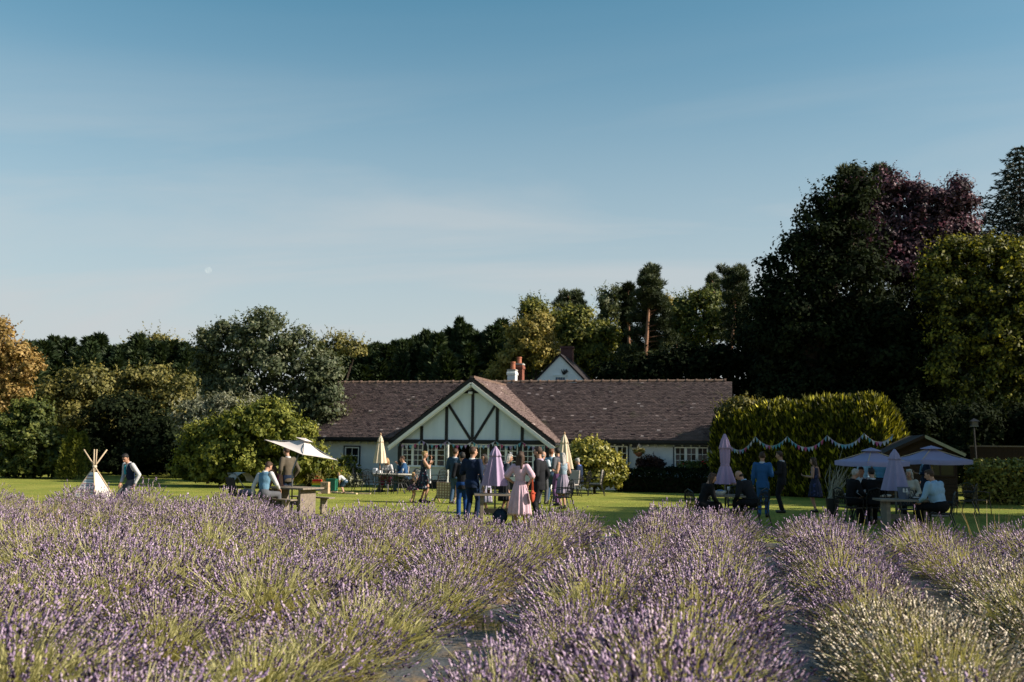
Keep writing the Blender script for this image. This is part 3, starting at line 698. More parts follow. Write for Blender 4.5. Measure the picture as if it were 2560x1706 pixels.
# --- left of the cottage
ptree('autumn_tree', 'orange-brown autumn tree at the far edge of the lawn', -10, 46, [(-20, 890, 66, 60), (36, 890, 40, 42), (84, 915, 30, 26), (50, 965, 40, 46), (20, 1010, 60, 60), (-40, 980, 60, 90), (0, 830, 34, 30)], L_ORANGE, 11, leaf=0.16, clumps=260, per=70, clump_r=0.36, tr=0.22, wisp=.25, fill=.06, shell=.4)
cyp = [column_conifer('crown', 8.2, 2.1, s, n=8500, leaf=0.40, tip=tp, rough=.22) for s, tp in ((3, .8), (4, .62), (5, .95))]
def cypress(px, topy, Y, i, label, group, w=1.0, lm=None, zb=1105):
    p = AY(px, topy, Y); h = p.z
    t = thing('cypress_tree', label, 'tree', (p.x, Y, 0), i * 1.3, group)
    me = cyp[i % 3]; put('crown', me, lm or L_CONIF, t, scale=(w * (1 + .22 * sin(i * 2.7)), w, h / 8.2)); trunk(t, [(0, 0, -0.1), (0, 0, h * 0.6)], [0.16, 0.05], n=6)
    return t
rgc = random.Random(3)
for i in range(15):
    px = 80 + i * 29 + rgc.uniform(-8, 8); ty = 858 + 10 * sin(i * 1.9) + rgc.uniform(-9, 9)
    cypress(px, ty, 61 + rgc.uniform(0, 3), i, 'dark green cypress in the row behind the left shrubs', 'cypress row behind the left shrubs', rgc.uniform(1.2, 1.7))
ptree('hawthorn_tree', 'thin pale olive treetop showing above the dark cypress row', 385, 68, [(380, 862, 48, 28), (420, 880, 40, 30), (345, 880, 36, 30)], L_OLIVE, 12, leaf=0.22, clumps=46, per=60, clump_r=0.55, wisp=.5)
ptree('hawthorn_tree', 'yellow-olive hawthorn with dark base beside the orange tree', 190, 52, [(205, 965, 75, 48), (140, 1010, 60, 60), (215, 1060, 90, 80), (130, 1100, 70, 80)], L_OLIVE, 13, leaf=0.19, clumps=140, per=100, clump_r=0.55, wisp=.2)
ptree('hawthorn_tree', 'broad olive-topped hawthorn in front of the cypress row, dark below', 370, 54, [(350, 960, 80, 42), (430, 985, 70, 50), (330, 1040, 100, 80), (430, 1080, 90, 90)], L_OLIVE, 14, leaf=0.2, clumps=130, per=100, clump_r=0.55, wisp=.2)
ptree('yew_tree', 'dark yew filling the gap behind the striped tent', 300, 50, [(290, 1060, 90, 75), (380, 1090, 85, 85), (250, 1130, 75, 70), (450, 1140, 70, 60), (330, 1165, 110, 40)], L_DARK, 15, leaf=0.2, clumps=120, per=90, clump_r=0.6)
ptree('leafy_shrub', 'bright green leafy shrub under the orange autumn tree', 60, 43, [(50, 1090, 95, 60), (120, 1130, 75, 60), (20, 1160, 60, 40), (75, 1040, 60, 40), (70, 1170, 80, 35), (140, 1170, 50, 30)], L_MID, 16, leaf=0.16, clumps=240, per=60, clump_r=0.3, fill=.2, tr=0.08, cat='shrub')
p = AY(182, 1075, 42.5)
t = thing('young_cypress', 'small golden-green cypress beside the leafy shrub on the lawn edge', 'tree', (p.x, 42.5, 0)); put('crown', column_conifer('crown', p.z, 0.75, 9, n=2600, leaf=0.16, tip=.8, base=.08, leaders=4), L_BRIGHT, t); trunk(t, [(0, 0, -.05), (0, 0, p.z * .5)], [.06, .03], n=6)
ptree('whitebeam_tree', 'large grey-green broadleaf tree standing beside the cottage end', 660, 43.8, [(655, 850, 85, 68), (570, 880, 72, 78), (740, 900, 78, 70), (800, 965, 58, 70), (660, 950, 120, 80), (560, 985, 70, 60), (770, 1040, 62, 62), (665, 1050, 110, 75), (530, 900, 40, 70), (825, 1010, 34, 50), (815, 930, 34, 46), (800, 1065, 30, 34)], L_GREY, 17, twigs=1.6, leaf=0.155, clumps=420, per=90, clump_r=0.40, fill=.08, tr=0.28, wisp=.35, shell=.5)
ptree('silver_shrub', 'silvery white-flowered shrub between the whitebeam and the big green shrub', 520, 41.0, [(500, 1040, 68, 45), (580, 1025, 62, 42), (640, 1050, 50, 40), (530, 1090, 90, 55)], L_SILVER, 18, leaf=0.2, clumps=110, per=80, clump_r=0.4, aspect=0.3, tr=0.07, cat='shrub', up=.6)
ptree('garden_shrub', 'huge rounded bright green shrub behind the tilted white parasol', 650, 38.6, [(640, 1085, 95, 78), (560, 1110, 75, 72), (730, 1110, 72, 66), (690, 1060, 65, 52), (600, 1150, 120, 60), (500, 1120, 62, 62), (770, 1150, 50, 42), (680, 1030, 40, 30), (560, 1185, 80, 30), (680, 1185, 80, 30), (480, 1170, 50, 40)], L_BRIGHT, 19, leaf=0.15, clumps=620, per=60, clump_r=0.27, fill=.25, tr=0.1, cat='shrub')
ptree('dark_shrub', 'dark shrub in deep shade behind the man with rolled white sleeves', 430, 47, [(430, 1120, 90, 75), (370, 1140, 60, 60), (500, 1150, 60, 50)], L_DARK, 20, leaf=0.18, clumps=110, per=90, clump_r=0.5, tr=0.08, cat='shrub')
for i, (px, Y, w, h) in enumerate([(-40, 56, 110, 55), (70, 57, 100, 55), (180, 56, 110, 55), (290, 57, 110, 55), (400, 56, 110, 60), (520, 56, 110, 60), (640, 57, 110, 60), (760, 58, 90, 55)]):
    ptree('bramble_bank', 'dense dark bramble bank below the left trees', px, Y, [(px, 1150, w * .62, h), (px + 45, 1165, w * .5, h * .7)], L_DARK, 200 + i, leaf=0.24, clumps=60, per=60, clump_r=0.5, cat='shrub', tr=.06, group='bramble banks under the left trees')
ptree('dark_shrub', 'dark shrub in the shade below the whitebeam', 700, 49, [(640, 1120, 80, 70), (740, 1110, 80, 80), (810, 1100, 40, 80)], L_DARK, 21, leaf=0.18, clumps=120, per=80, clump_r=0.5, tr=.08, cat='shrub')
# flower bed by the cottage corner
def flowers(name, label, pos, blobs, lm, fm, seed, nf=60, fs=0.07, **k):
    t = tree(name, label, pos, blobs, lm, seed, cat='plant', tr=0, kind='foliage', **k)
    rg = np.random.default_rng(seed); P = []
    for b in blobs:
        q = rdir(nf, rg); q[:, 2] = np.abs(q[:, 2]) * .9 - .1; q[:, 1] = -np.abs(q[:, 1]) * 0.7 + .2
        P.append(np.array(b[:3]) + q * np.array(b[3:6]) * 1.02)
    P = np.concatenate(P); n = len(P)
    mb = MB()
    for q in P: mb.ell(q, (fs * random.uniform(.7, 1.2), fs * random.uniform(.7, 1.2), fs * .8), 6, 4)
    o = mb.build('blossom', fm, t); tag(o, kind='stuff')
    trunk(t, [(0, 0, -.03), (0, 0, blobs[0][2])], [.05, .02], n=5)
    return t
def fpx(name, label, px, Y, lst, *a, **k):
    b = AY(px, 1200, Y); return flowers(name, label, (b.x, Y), blobs_px(lst, Y, (b.x, Y)), *a, **k)
HYD = mat('hydrangea_bloom', (0.30, 0.36, 0.56), 0.8, 0.3, 14, c2=(0.55, 0.58, 0.72))
ORA = mat('orange_bloom', (0.75, 0.22, 0.05), 0.7, 0.3, 14); YEL = mat('yellow_bloom', (0.68, 0.55, 0.06), 0.7, 0.3, 14)
fpx('hydrangea', 'pale blue hydrangea bush against the cottage wall', 872, 42.2, [(868, 1172, 26, 30), (885, 1195, 16, 24)], L_BRIGHT, HYD, 31, nf=80, fs=0.055, leaf=0.12, clumps=40, per=60, clump_r=0.2)
fpx('golden_flower', 'yellow flowering plant under the tilted parasol edge', 797, 41.2, [(797, 1165, 20, 20), (790, 1200, 30, 26)], L_YELLOW, YEL, 32, nf=46, fs=0.045, leaf=0.11, clumps=40, per=50, clump_r=0.2)
fpx('orange_lily', 'orange lilies among strappy leaves in the flower bed', 822, 40.6, [(820, 1180, 24, 26), (845, 1195, 26, 22)], L_BRIGHT, ORA, 33, nf=9, fs=0.085, leaf=0.2, clumps=40, per=40, clump_r=0.24, aspect=.22, up=.2)
fpx('grassy_plant', 'pale arching grass clump at the flower bed front', 770, 39.6, [(765, 1190, 26, 26), (785, 1205, 24, 18)], L_OLIVE, YEL, 34, nf=6, fs=0.04, leaf=0.26, clumps=36, per=40, clump_r=0.22, aspect=.14)
fpx('catmint', 'grey-mauve catmint clump beside the white-shirted toddler', 880, 40.6, [(880, 1208, 24, 16)], L_SILVER, mat('mauve_bloom', (0.30, 0.25, 0.36), .8), 35, nf=60, fs=0.03, leaf=0.12, clumps=20, per=50, clump_r=0.16)

# --- behind the cottage
for i, (px, ty) in enumerate([(862, 876), (888, 872), (915, 870), (942, 864), (968, 868), (990, 858), (1015, 856), (1040, 846), (1064, 832), (1086, 842), (1108, 846), (1132, 828), (1150, 802), (1172, 820), (1192, 840), (1214, 836), (1236, 822), (1254, 806)]):
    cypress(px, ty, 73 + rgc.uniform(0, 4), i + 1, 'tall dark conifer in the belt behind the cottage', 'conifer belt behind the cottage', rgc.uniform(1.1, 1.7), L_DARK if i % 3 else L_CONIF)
ptree('distant_tree', 'olive treetop between the whitebeam and the conifer belt', 830, 68, [(840, 870, 46, 34), (880, 875, 40, 26), (810, 900, 40, 40)], L_OLIVE, 40, leaf=0.2, clumps=50, per=70, clump_r=0.5)
ptree('maple_tree', 'golden-yellow maple rising behind the two chimneys', 1330, 63, [(1330, 860, 62, 52), (1290, 900, 40, 36), (1370, 900, 36, 40), (1300, 835, 34, 26), (1240, 940, 26, 30), (1345, 815, 38, 30)], L_YELLOW, 41, leaf=0.17, clumps=260, per=80, clump_r=0.42, fill=.2)
ptree('sycamore_tree', 'lumpy green sycamore behind the white house end', 1470, 67, [(1440, 845, 60, 40), (1500, 850, 50, 40), (1480, 905, 70, 45), (1390, 815, 52, 34), (1520, 930, 38, 36), (1440, 800, 45, 28), (1430, 950, 60, 40), (1340, 790, 40, 34)], L_SYC, 42, leaf=0.2, clumps=330, per=80, clump_r=0.52, fill=.2)
ptree('larch_tree', 'feathery dark green tree above the golden maple', 1330, 80, [(1330, 780, 26, 34), (1335, 815, 42, 34), (1310, 840, 40, 40)], L_MID, 43, leaf=0.22, clumps=60, per=80, clump_r=0.6, wisp=.3)
def pine(label, px, topy, Y, pads, tp, lm=None, seed=1, r=0.22, per=60):
    b = AY(tp[0][0], tp[0][1], Y); base = (b.x, Y)
    t = thing('pine_tree', label, 'tree', (b.x, Y, 0))
    pts = [Vector((0, 0, -0.1))] + [Vector((AY(x, y, Y).x - b.x, 0, AY(x, y, Y).z)) for x, y in tp]
    rad = [r * (1 - 0.75 * i / (len(pts) - 1)) for i in range(len(pts))]
    P = []; limbs = []
    for q in pads:
        p = AY(q[0], q[1], Y + (q[3] if len(q) > 3 else 0)); s = PX(p)[2] / FPX; P.append((p.x - b.x, p.y - Y, p.z, q[2] * s, q[2] * s * 0.8))
        tz = max(0.5, p.z - q[2] * s); tx = np.interp(tz, [v.z for v in pts], [v.x for v in pts])
        if q[2] > 0 and (len(limbs) < 6 or random.random() < .45): limbs.append(([Vector((tx, 0, tz)), Vector(((tx + p.x - b.x) / 2, (p.y - Y) / 2, (tz + p.z) / 2)), Vector((p.x - b.x, p.y - Y, p.z))], [r * .22, r * .14, r * .04]))
    trunk(t, pts, rad, PINEBARK, limbs)
    put('crown', pine_mesh('crown', P, seed, per=per), lm or L_PINE, t); return t
def padcone(cx, y0, y1, w0, w1, n, seed, r=16):
    rg = random.Random(seed); out = []
    n = int(n * 1.9)
    for i in range(n):
        f = i / (n - 1); w = w0 + (w1 - w0) * f
        out.append((cx + rg.uniform(-1, 1) * w, y0 + (y1 - y0) * f, rg.uniform(.55, 1.0) * (r * (0.6 + 0.5 * f)), rg.uniform(-1.2, 1.2) if f < .4 else rg.uniform(0.3, 2.8)))
    return out
pine('broad blue-green pine crown above the lumpy sycamore', 1420, 722, 78, padcone(1425, 735, 840, 22, 55, 26, 51, 22), [(1425, 950), (1428, 850), (1425, 740)], seed=51)
pine('tallest pine with a bare reddish trunk behind the cottage roof', 1615, 668, 64, padcone(1625, 676, 900, 10, 72, 56, 52, 20), [(1612, 950), (1613, 900), (1618, 830), (1622, 770), (1615, 690)], seed=52, r=.2)
pine('dark narrow pine close beside the tallest pine', 1572, 715, 72, padcone(1570, 722, 930, 8, 26, 24, 53, 20), [(1572, 950), (1572, 850), (1570, 730)], lm=L_DARK, seed=53)
pine('pine with a pale crooked trunk nearest the big dark beech', 1830, 668, 66, padcone(1838, 678, 850, 16, 34, 30, 54, 20) + [(1810, 676, 10)], [(1822, 950), (1825, 890), (1833, 830), (1838, 780), (1832, 690)], seed=54, r=.18)
pine('small pine top between the ash and the crooked pine', 1782, 690, 76, padcone(1783, 697, 800, 6, 34, 16, 55, 17), [(1783, 950), (1783, 850), (1783, 705)], seed=55)
pine('ragged pine between the two bare-trunked pines, dark below', 1690, 800, 74, padcone(1690, 790, 940, 40, 90, 26, 56, 26), [(1690, 950), (1690, 880), (1690, 790)], lm=L_DARK, seed=56)
ptree('poplar_tree', 'airy twin-topped poplar between two pines', 1530, 78, [(1512, 770, 18, 50), (1545, 760, 16, 48), (1530, 820, 36, 50), (1505, 840, 24, 40)], L_GREY, 44, leaf=0.2, clumps=80, per=70, clump_r=0.5, wisp=.5)
ptree('ash_tree', 'airy green ash with a thin pale trunk between the pines', 1742, 70, [(1725, 770, 38, 44), (1775, 765, 34, 44), (1745, 830, 58, 44), (1700, 800, 30, 50), (1790, 820, 30, 50), (1740, 900, 52, 44)], L_MID, 45, leaf=0.2, clumps=130, per=80, clump_r=0.6, wisp=.4, tm=PINEBARK, tr=.16)
ptree('yellow_birch', 'bright yellow birch glowing behind the tallest pine', 1665, 82, [(1668, 770, 26, 30), (1685, 800, 22, 30)], L_YELLOW, 46, leaf=0.2, clumps=34, per=70, clump_r=0.5)
ptree('wood_edge', 'dark undergrowth at the wood edge behind the cottage roof end', 1690, 60, [(1600, 940, 60, 50), (1700, 930, 80, 60), (1790, 930, 60, 70), (1530, 950, 50, 40)], L_DARK, 47, leaf=0.24, clumps=110, per=90, clump_r=0.7, cat='shrub')

# --- right: beeches, spruce, hedges
ptree('beech_tree', 'huge dark green beech towering over the conifer hedge', 2030, 52, [(1985, 640, 48, 60), (1945, 700, 46, 60), (1915, 770, 40, 70), (1900, 850, 32, 70), (2040, 560, 50, 60), (2090, 500, 48, 52), (2150, 470, 44, 40), (2060, 650, 80, 90), (2000, 780, 90, 110), (2120, 720, 120, 120), (1950, 910, 70, 90), (2060, 900, 120, 120), (2200, 860, 130, 140), (1960, 1010, 80, 90), (2110, 1010, 130, 100), (2270, 960, 110, 130), (2290, 1080, 110, 90), (2180, 1120, 120, 80), (2340, 830, 70, 110), (2400, 850, 60, 100), (2410, 960, 70, 100), (2400, 1070, 80, 80), (2360, 740, 50, 60), (2400, 760, 60, 90), (2130, 560, 60, 60)], L_DARK, 61, leaf=0.2, clumps=640, per=100, clump_r=0.7, tr=0.55, wisp=.5)  # right-hand lobes: shaded side of the hornbeam put in as dark leaves
ptree('copper_beech', 'purple-leaved copper beech crowning the dark trees', 2190, 55, [(2110, 540, 56, 56), (2165, 500, 54, 56), (2225, 490, 54, 52), (2290, 520, 56, 60), (2345, 540, 54, 66), (2395, 540, 40, 70), (2400, 490, 22, 46), (2170, 590, 80, 66), (2260, 600, 80, 66), (2340, 620, 76, 60), (2420, 610, 40, 50), (2090, 640, 60, 46), (2220, 670, 110, 56), (2320, 700, 90, 60), (2030, 610, 44, 40)], L_PURPLE, 62, leaf=0.17, clumps=560, per=100, clump_r=0.5, tr=0.4, wisp=.6, shell=.4)
ptree('hornbeam_tree', 'sunlit yellow-green hornbeam filling the garden side below the spruce', 2450, 49.5, [(2370, 650, 56, 50), (2440, 635, 56, 42), (2500, 640, 50, 46), (2560, 660, 60, 60), (2430, 730, 70, 70), (2510, 740, 80, 80), (2600, 780, 80, 110), (2480, 850, 60, 90), (2550, 870, 80, 100), (2500, 980, 70, 90), (2600, 960, 90, 120), (2500, 1050, 70, 60), (2570, 1070, 80, 70), (2360, 730, 56, 70), (2385, 830, 66, 80), (2380, 940, 60, 80), (2420, 1030, 60, 70), (2330, 690, 40, 50)], L_BEECH, 63, leaf=0.155, clumps=760, per=90, clump_r=0.45, tr=0.2, wisp=.35)
def spruce(label, px, topy, Y, R, seed, lm=L_SPRUCE):
    p = AY(px, topy, Y); h = p.z; rg = np.random.default_rng(seed)
    t = thing('spruce_tree', label, 'tree', (p.x, Y, 0)); mb = MB().tube([(0, 0, -.1), (0, 0, h * .97)], [.34, .03], 8); P = []; D = []; S = []
    z = h * 0.995; k = 0
    while z > h * 0.12:
        f = 1 - z / h; L = R * f ** 0.85 + 0.15; nb = 5 + int(6 * min(1, f * 3))
        for a in np.arange(nb) * 2 * pi / nb + rg.random() * 6:
            LL = L * rg.uniform(.7, 1.1); dz = -0.18 * LL; e = Vector((cos(a) * LL, sin(a) * LL, dz + 0.1 * LL))
            mb.tube([(0, 0, z), (e.x * .6, e.y * .6, z + dz), (e.x, e.y, z + e.z)], [.05, .03, .008], 4)
            m = int(26 * LL) + 6; u_ = rg.random(m) ** .8; side = rg.normal(0, .16, (m, 3)) * (0.35 + LL * 0.35 * (1 - u_[:, None] * .6))
            P.append(np.array((0, 0, z)) + u_[:, None] * np.array((e.x, e.y, e.z - .04)) + side * np.array((1, 1, .5)))
            D.append(unit(np.array((cos(a), sin(a), -.25)) + side * 2)); S.append(np.full(m, .26))
        z -= 0.28 + 0.34 * f; k += 1
    mb.build('trunk', BARK, t); P = np.concatenate(P); D = np.concatenate(D)
    put('crown', spray_mesh('crown', P, D, np.concatenate(S), .22, np.clip(rg.normal(.45, .2, len(P)), 0, 1), rg, .5, 2), lm, t)
spruce('tall dark blue-green spruce standing highest behind the hornbeam', 2546, 366, 57, 8.6, 71)
pine('dark pine tip peeping over the copper beech', 2140, 425, 60, padcone(2130, 430, 560, 20, 50, 14, 57, 20) + padcone(2195, 425, 520, 14, 30, 10, 58, 18), [(2150, 950), (2150, 800), (2150, 640)], seed=57, r=.2)

def hedge_block(name, label, x0, x1, y0, y1, z1, lm, seed, n=9000, leaf=0.2, spray=True, top=0.35, cat='hedge', bump=.12, wave=None, round_at=.85, hug=.8):
    """Clipped hedge: a dense box of foliage, ragged on top."""
    rg = np.random.default_rng(seed); t = thing(name, label, cat, ((x0 + x1) / 2, (y0 + y1) / 2, 0)); w, d = x1 - x0, y1 - y0
    A = np.array([w * d, w * z1, w * z1, d * z1, d * z1]); side = rg.choice(5, n, p=A / A.sum()); a, b = rg.random(n), rg.random(n)
    P = np.empty((n, 3)); D = np.empty((n, 3))
    def setf(i, p, nn): P[i] = np.stack(np.broadcast_arrays(*p), 1); D[i] = nn
    i = side == 0; setf(i, (a[i] * w - w / 2, b[i] * d - d / 2, z1 + 0 * a[i]), (0, 0, 1))
    i = side == 1; setf(i, (a[i] * w - w / 2, -d / 2 + 0 * a[i], b[i] * z1), (0, -1, .3))
    i = side == 2; setf(i, (a[i] * w - w / 2, d / 2 + 0 * a[i], b[i] * z1), (0, 1, .3))
    i = side == 3; setf(i, (-w / 2 + 0 * a[i], a[i] * d - d / 2, b[i] * z1), (-1, 0, .3))
    i = side == 4; setf(i, (w / 2 + 0 * a[i], a[i] * d - d / 2, b[i] * z1), (1, 0, .3))
    # round the shoulders, let the surface wander
    f = P[:, 2] / z1
    P[:, 0] *= 1 - 0.05 * f ** 4
    P[:, 1] *= np.sqrt(np.clip(1 - (np.maximum(f - round_at, 0) / (1.03 - round_at)) ** 2, .02, 1))
    P += rg.normal(0, bump, (n, 3)); P[:, 2] += (np.sin(P[:, 0] * 2.3 + seed) * .03 + np.sin(P[:, 0] * 5.1) * .03) * f
    if wave: P[:, 2] += np.array([wave(x) for x in P[:, 0] / w + 0.5]) * f ** 2
    P[:, 2] = np.maximum(P[:, 2], .02)
    D = unit(D * hug + np.array((0, 0, .75)))
    if spray: me = spray_mesh('foliage', P, D, np.full(n, leaf), .26, np.clip(rg.normal(.42, .24, n), 0, 1), rg, .45, 3)
    else:
        V, Fq = leafquads(P, unit(D + rdir(n, rg) * .8), rdir(n, rg), leaf * (.6 + .8 * rg.random(n)), .6); me = npmesh('foliage', V, Fq, np.clip(rg.normal(.45, .22, n), 0, 1))
    put('foliage', me, lm, t)
    core = MB().box(-w / 2 + .22, w / 2 - .22, -d / 2 + .2, d / 2 - .2, 0, z1 - .3).build('branches', BARK, t)
    return t
pA, pB = AY(1800, 985, 41.5), AY(2238, 985, 41.5)
ch_ = hedge_block('conifer_hedge', 'tall golden-green conifer hedge hung with bunting', pA.x, pB.x, 40.3, 43.0, 3.35, L_HEDGE, 81, n=21000, leaf=0.30, bump=.09, round_at=.74, hug=.35, wave=lambda u: .45 * u - 0.1 + .03 * sin(u * 23) + .05 * sin(u * 61) - 2.2 * max(0, u - .9) ** 1.2 * 4)
ch_.rotation_euler = (0, 0, radians(-24))
ptree('leafy_shrub', 'pale green leafy shrub at the cottage end of the conifer hedge', 1830, 42.2, [(1830, 1040, 34, 34), (1860, 1020, 34, 26), (1825, 1085, 30, 40)], L_OLIVE, 82, leaf=0.13, clumps=60, per=70, clump_r=0.3, tr=.05, cat='shrub')
q0, q1 = AY(1545, 1180, 41.9), AY(1795, 1180, 41.9)
hedge_block('box_hedge', 'low dark clipped hedge under the cottage window', q0.x, q1.x, 41.6, 42.3, 0.92, L_DARK, 83, n=6500, leaf=0.12, spray=False, bump=.05)
q0, q1 = AY(2425, 1170, 38.5), AY(2640, 1170, 38.5)
hedge_block('beech_hedge', 'clipped beech hedge with sunlit top beyond the wooden shed', q0.x, q1.x, 38, 39.2, 1.42, L_LAUREL, 84, n=9000, leaf=0.13, spray=False, bump=.06)
ptree('laurel_bush', 'rounded sunlit yellow-green laurel against the cottage front', 1487, 39.7, [(1480, 1150, 62, 40), (1520, 1175, 46, 38), (1450, 1170, 44, 42), (1500, 1200, 56, 26), (1470, 1125, 40, 26)], L_LAUREL, 85, leaf=0.14, clumps=300, per=46, clump_r=0.22, fill=.2, tr=0.06, cat='shrub')
ptree('japanese_maple', 'small dark red maple bush below the hanging basket', 1628, 42.6, [(1625, 1158, 32, 14), (1610, 1165, 18, 10), (1645, 1166, 18, 12)], L_RED, 86, leaf=0.10, clumps=36, per=50, clump_r=0.16, tr=.03, cat='shrub')
RED = mat('red_bloom', (0.55, 0.03, 0.04), .7, .3, 14)
fpx('window_flowers', 'red and white flowers with green leaves under the cottage window', 1735, 42.45, [(1725, 1166, 26, 10), (1762, 1164, 22, 12)], L_MID, RED, 87, nf=16, fs=0.04, leaf=0.1, clumps=26, per=40, clump_r=0.14)
for i, px in enumerate((1900, 1990, 2080, 2170, 2260, 2350, 2440, 2530, 2610)):
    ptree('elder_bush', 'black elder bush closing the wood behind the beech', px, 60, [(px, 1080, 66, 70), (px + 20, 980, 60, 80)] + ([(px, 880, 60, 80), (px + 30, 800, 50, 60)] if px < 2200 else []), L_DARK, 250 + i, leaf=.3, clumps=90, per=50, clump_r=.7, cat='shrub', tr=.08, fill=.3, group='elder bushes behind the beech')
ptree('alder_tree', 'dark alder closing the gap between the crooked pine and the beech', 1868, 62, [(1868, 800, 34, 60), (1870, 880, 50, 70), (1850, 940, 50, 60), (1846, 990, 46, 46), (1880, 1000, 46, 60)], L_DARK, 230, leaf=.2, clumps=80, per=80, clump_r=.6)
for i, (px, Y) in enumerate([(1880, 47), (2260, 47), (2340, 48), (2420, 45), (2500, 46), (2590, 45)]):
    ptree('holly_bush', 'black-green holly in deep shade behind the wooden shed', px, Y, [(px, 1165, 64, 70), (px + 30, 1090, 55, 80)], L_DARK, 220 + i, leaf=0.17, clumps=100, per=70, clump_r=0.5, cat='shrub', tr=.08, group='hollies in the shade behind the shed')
# trees beyond the right edge whose shade lies across the lawn
for i, (x, y, h, r) in enumerate([(14.5, 24.8, 11.4, 2.5), (16.0, 28.4, 13.4, 3.0), (17.0, 31.2, 12.6, 2.0), (21.0, 26.6, 15.0, 3.0), (14.0, 36.9, 10.6, 2.4)]):
    tree('lime_tree', 'broad lime tree in the row along the garden side', (x, y), [(0, 0, h * .62, r, r * .9, h * .36), (r * .4, .3, h * .45, r * .8, r * .8, h * .28), (-r * .4, -.2, h * .42, r * .75, r * .8, h * .26)], L_MID, 90 + i, leaf=0.3, clumps=110, per=60, clump_r=0.8, tr=.3, fill=.3, group='lime trees along the garden side')
# ------------------------------------------------------------------ lavender
LAV = leafmat('lavender_flower', [(0.20, 0.13, 0.28), (0.54, 0.40, 0.58), (0.74, 0.60, 0.72)], 0.2, tcol=(1, .9, 1.1))
LAVP = leafmat('lavender_faded', [(0.45, 0.37, 0.29), (0.78, 0.68, 0.55), (1.0, 0.92, 0.78)], 0.2, tcol=(1, .95, .8))
LST = leafmat('lavender_stem', [(0.20, 0.20, 0.09), (0.52, 0.50, 0.22), (0.84, 0.78, 0.42)], 0.3)
LDRY = leafmat('lavender_dry', [(0.12, 0.08, 0.045), (0.28, 0.20, 0.11), (0.42, 0.32, 0.19)], 0.2)
def lav_mesh(name, seed, stems=560, R=0.5, hgt=0.62, kind='bloom', lean=(0.0, 0.0), dens=.7):
    """One lavender bush: dense leaf mound, stems standing out of it and a spike of florets on most stems.
    Material 0 stem and leaf, 1 flower, 2 dry wood."""
    rg = np.random.default_rng(seed); Vs = []; Fs = []; Ms = []; As = []; off = 0
    def addq(V, Fq, m, a):
        nonlocal off
        Vs.append(V); Fs.append(Fq + off); Ms.append(np.full(len(Fq), m)); As.append(a); off += len(V)
    n = stems; ph = rg.random(4) * 6.28
    def lobe(a): return 1 + .16 * np.sin(2 * a + ph[0]) + .12 * np.sin(3 * a + ph[1]) + .07 * np.sin(7 * a + ph[2])
    a = rg.random(n) * 2 * pi; u = np.sqrt(rg.random(n))                        # u = 0 centre .. 1 rim
    base = np.stack([np.cos(a) * u * R * .55, np.sin(a) * u * R * .55, .10 + .16 * (1 - u)], 1)
    el = (1 - u * 0.78 + rg.normal(0, .10, n)); L = hgt * (0.52 + 0.34 * rg.random(n)) * lobe(a) ** 1.2
    d = unit(np.stack([np.cos(a) * (1.02 - el) * 1.05 + lean[0], np.sin(a) * (1.02 - el) * 1.05 + lean[1], np.maximum(el, .22)], 1) + rg.normal(0, .13, (n, 3)))
    tip = base + d * L[:, None]; tip[:, 2] = np.maximum(tip[:, 2], .10)
    mid = base + d * (L * .55)[:, None] + np.array((0, 0, .015)); side = unit(np.cross(d, rdir(n, rg))) * .0026
    patch = .5 + .5 * np.sin(2 * a + ph[3]) * np.cos(5 * u + ph[1])
    has = rg.random(n) < np.clip(dens * (.45 + 1.1 * patch), .03, .97)
    ks = has | (rg.random(n) < .28); bs, ms, ts, ss = base[ks], mid[ks], tip[ks], side[ks]; ns = len(bs)
    V = np.stack([bs - ss * 1.3, bs + ss * 1.3, ms + ss, ms - ss, ts + ss * .7, ts - ss * .7], 1).reshape(-1, 3)
    i = np.arange(ns)[:, None] * 6
    Fq = np.concatenate([i + np.array([0, 1, 2, 3]), i + np.array([3, 2, 4, 5])])
    sv = np.clip(rg.normal(.45, .2, ns), 0, 1); addq(V, Fq, 0, np.concatenate([sv, sv]))
    # flower spikes come in patches: stacked whorls of four-sided buds
    tp, dd = tip[has], d[has]; m = len(tp)
    dd = unit(dd + np.array((0, 0, .35)) + rdir(m, rg) * .12); s1 = unit(np.cross(dd, rdir(m, rg))); s2 = np.cross(dd, s1)
    fl = (0.045 + .040 * rg.random(m)); fw = 0.0105 + .0055 * rg.random(m); tone = rg.normal(.45, .22, m)
    for lo, hi, w in ((0, .55, 1.0), (.42, 1.0, .8), (-.5, -.18, .62)):
        c0 = tp + dd * (fl * lo)[:, None]; c1 = tp + dd * (fl * hi)[:, None]; cm = (c0 * .55 + c1 * .45); ww = (fw * w)[:, None]
        V = np.stack([c0, cm + s1 * ww, cm + s2 * ww, cm - s1 * ww, cm - s2 * ww, c1], 1).reshape(-1, 3); i = np.arange(m)[:, None] * 6
        Fq = np.concatenate([i + np.array(q) for q in ([0, 2, 5, 1], [0, 3, 5, 2], [0, 4, 5, 3], [0, 1, 5, 4])])
        addq(V, Fq, 1, np.clip(np.tile(tone, 4) + rg.normal(0, .12, 4 * m), 0, 1))
    # leaf mound of fine grey-green blades
    k = int(stems * 3.4); q = rdir(k, rg); q[:, 2] = np.abs(q[:, 2]); aa = np.arctan2(q[:, 1], q[:, 0])
    rr = (.40 + .60 * rg.random(k) ** .6)[:, None] * lobe(aa)[:, None]; P = q * rr * np.array((R * .86, R * .86, hgt * .70)) + np.array((0, 0, .03))
    T = unit(q + np.array((lean[0], lean[1], .8)) + rdir(k, rg) * .45); V, Fq = leafquads(P, unit(np.cross(T, rdir(k, rg))), T, .05 + .06 * rg.random(k), .10)
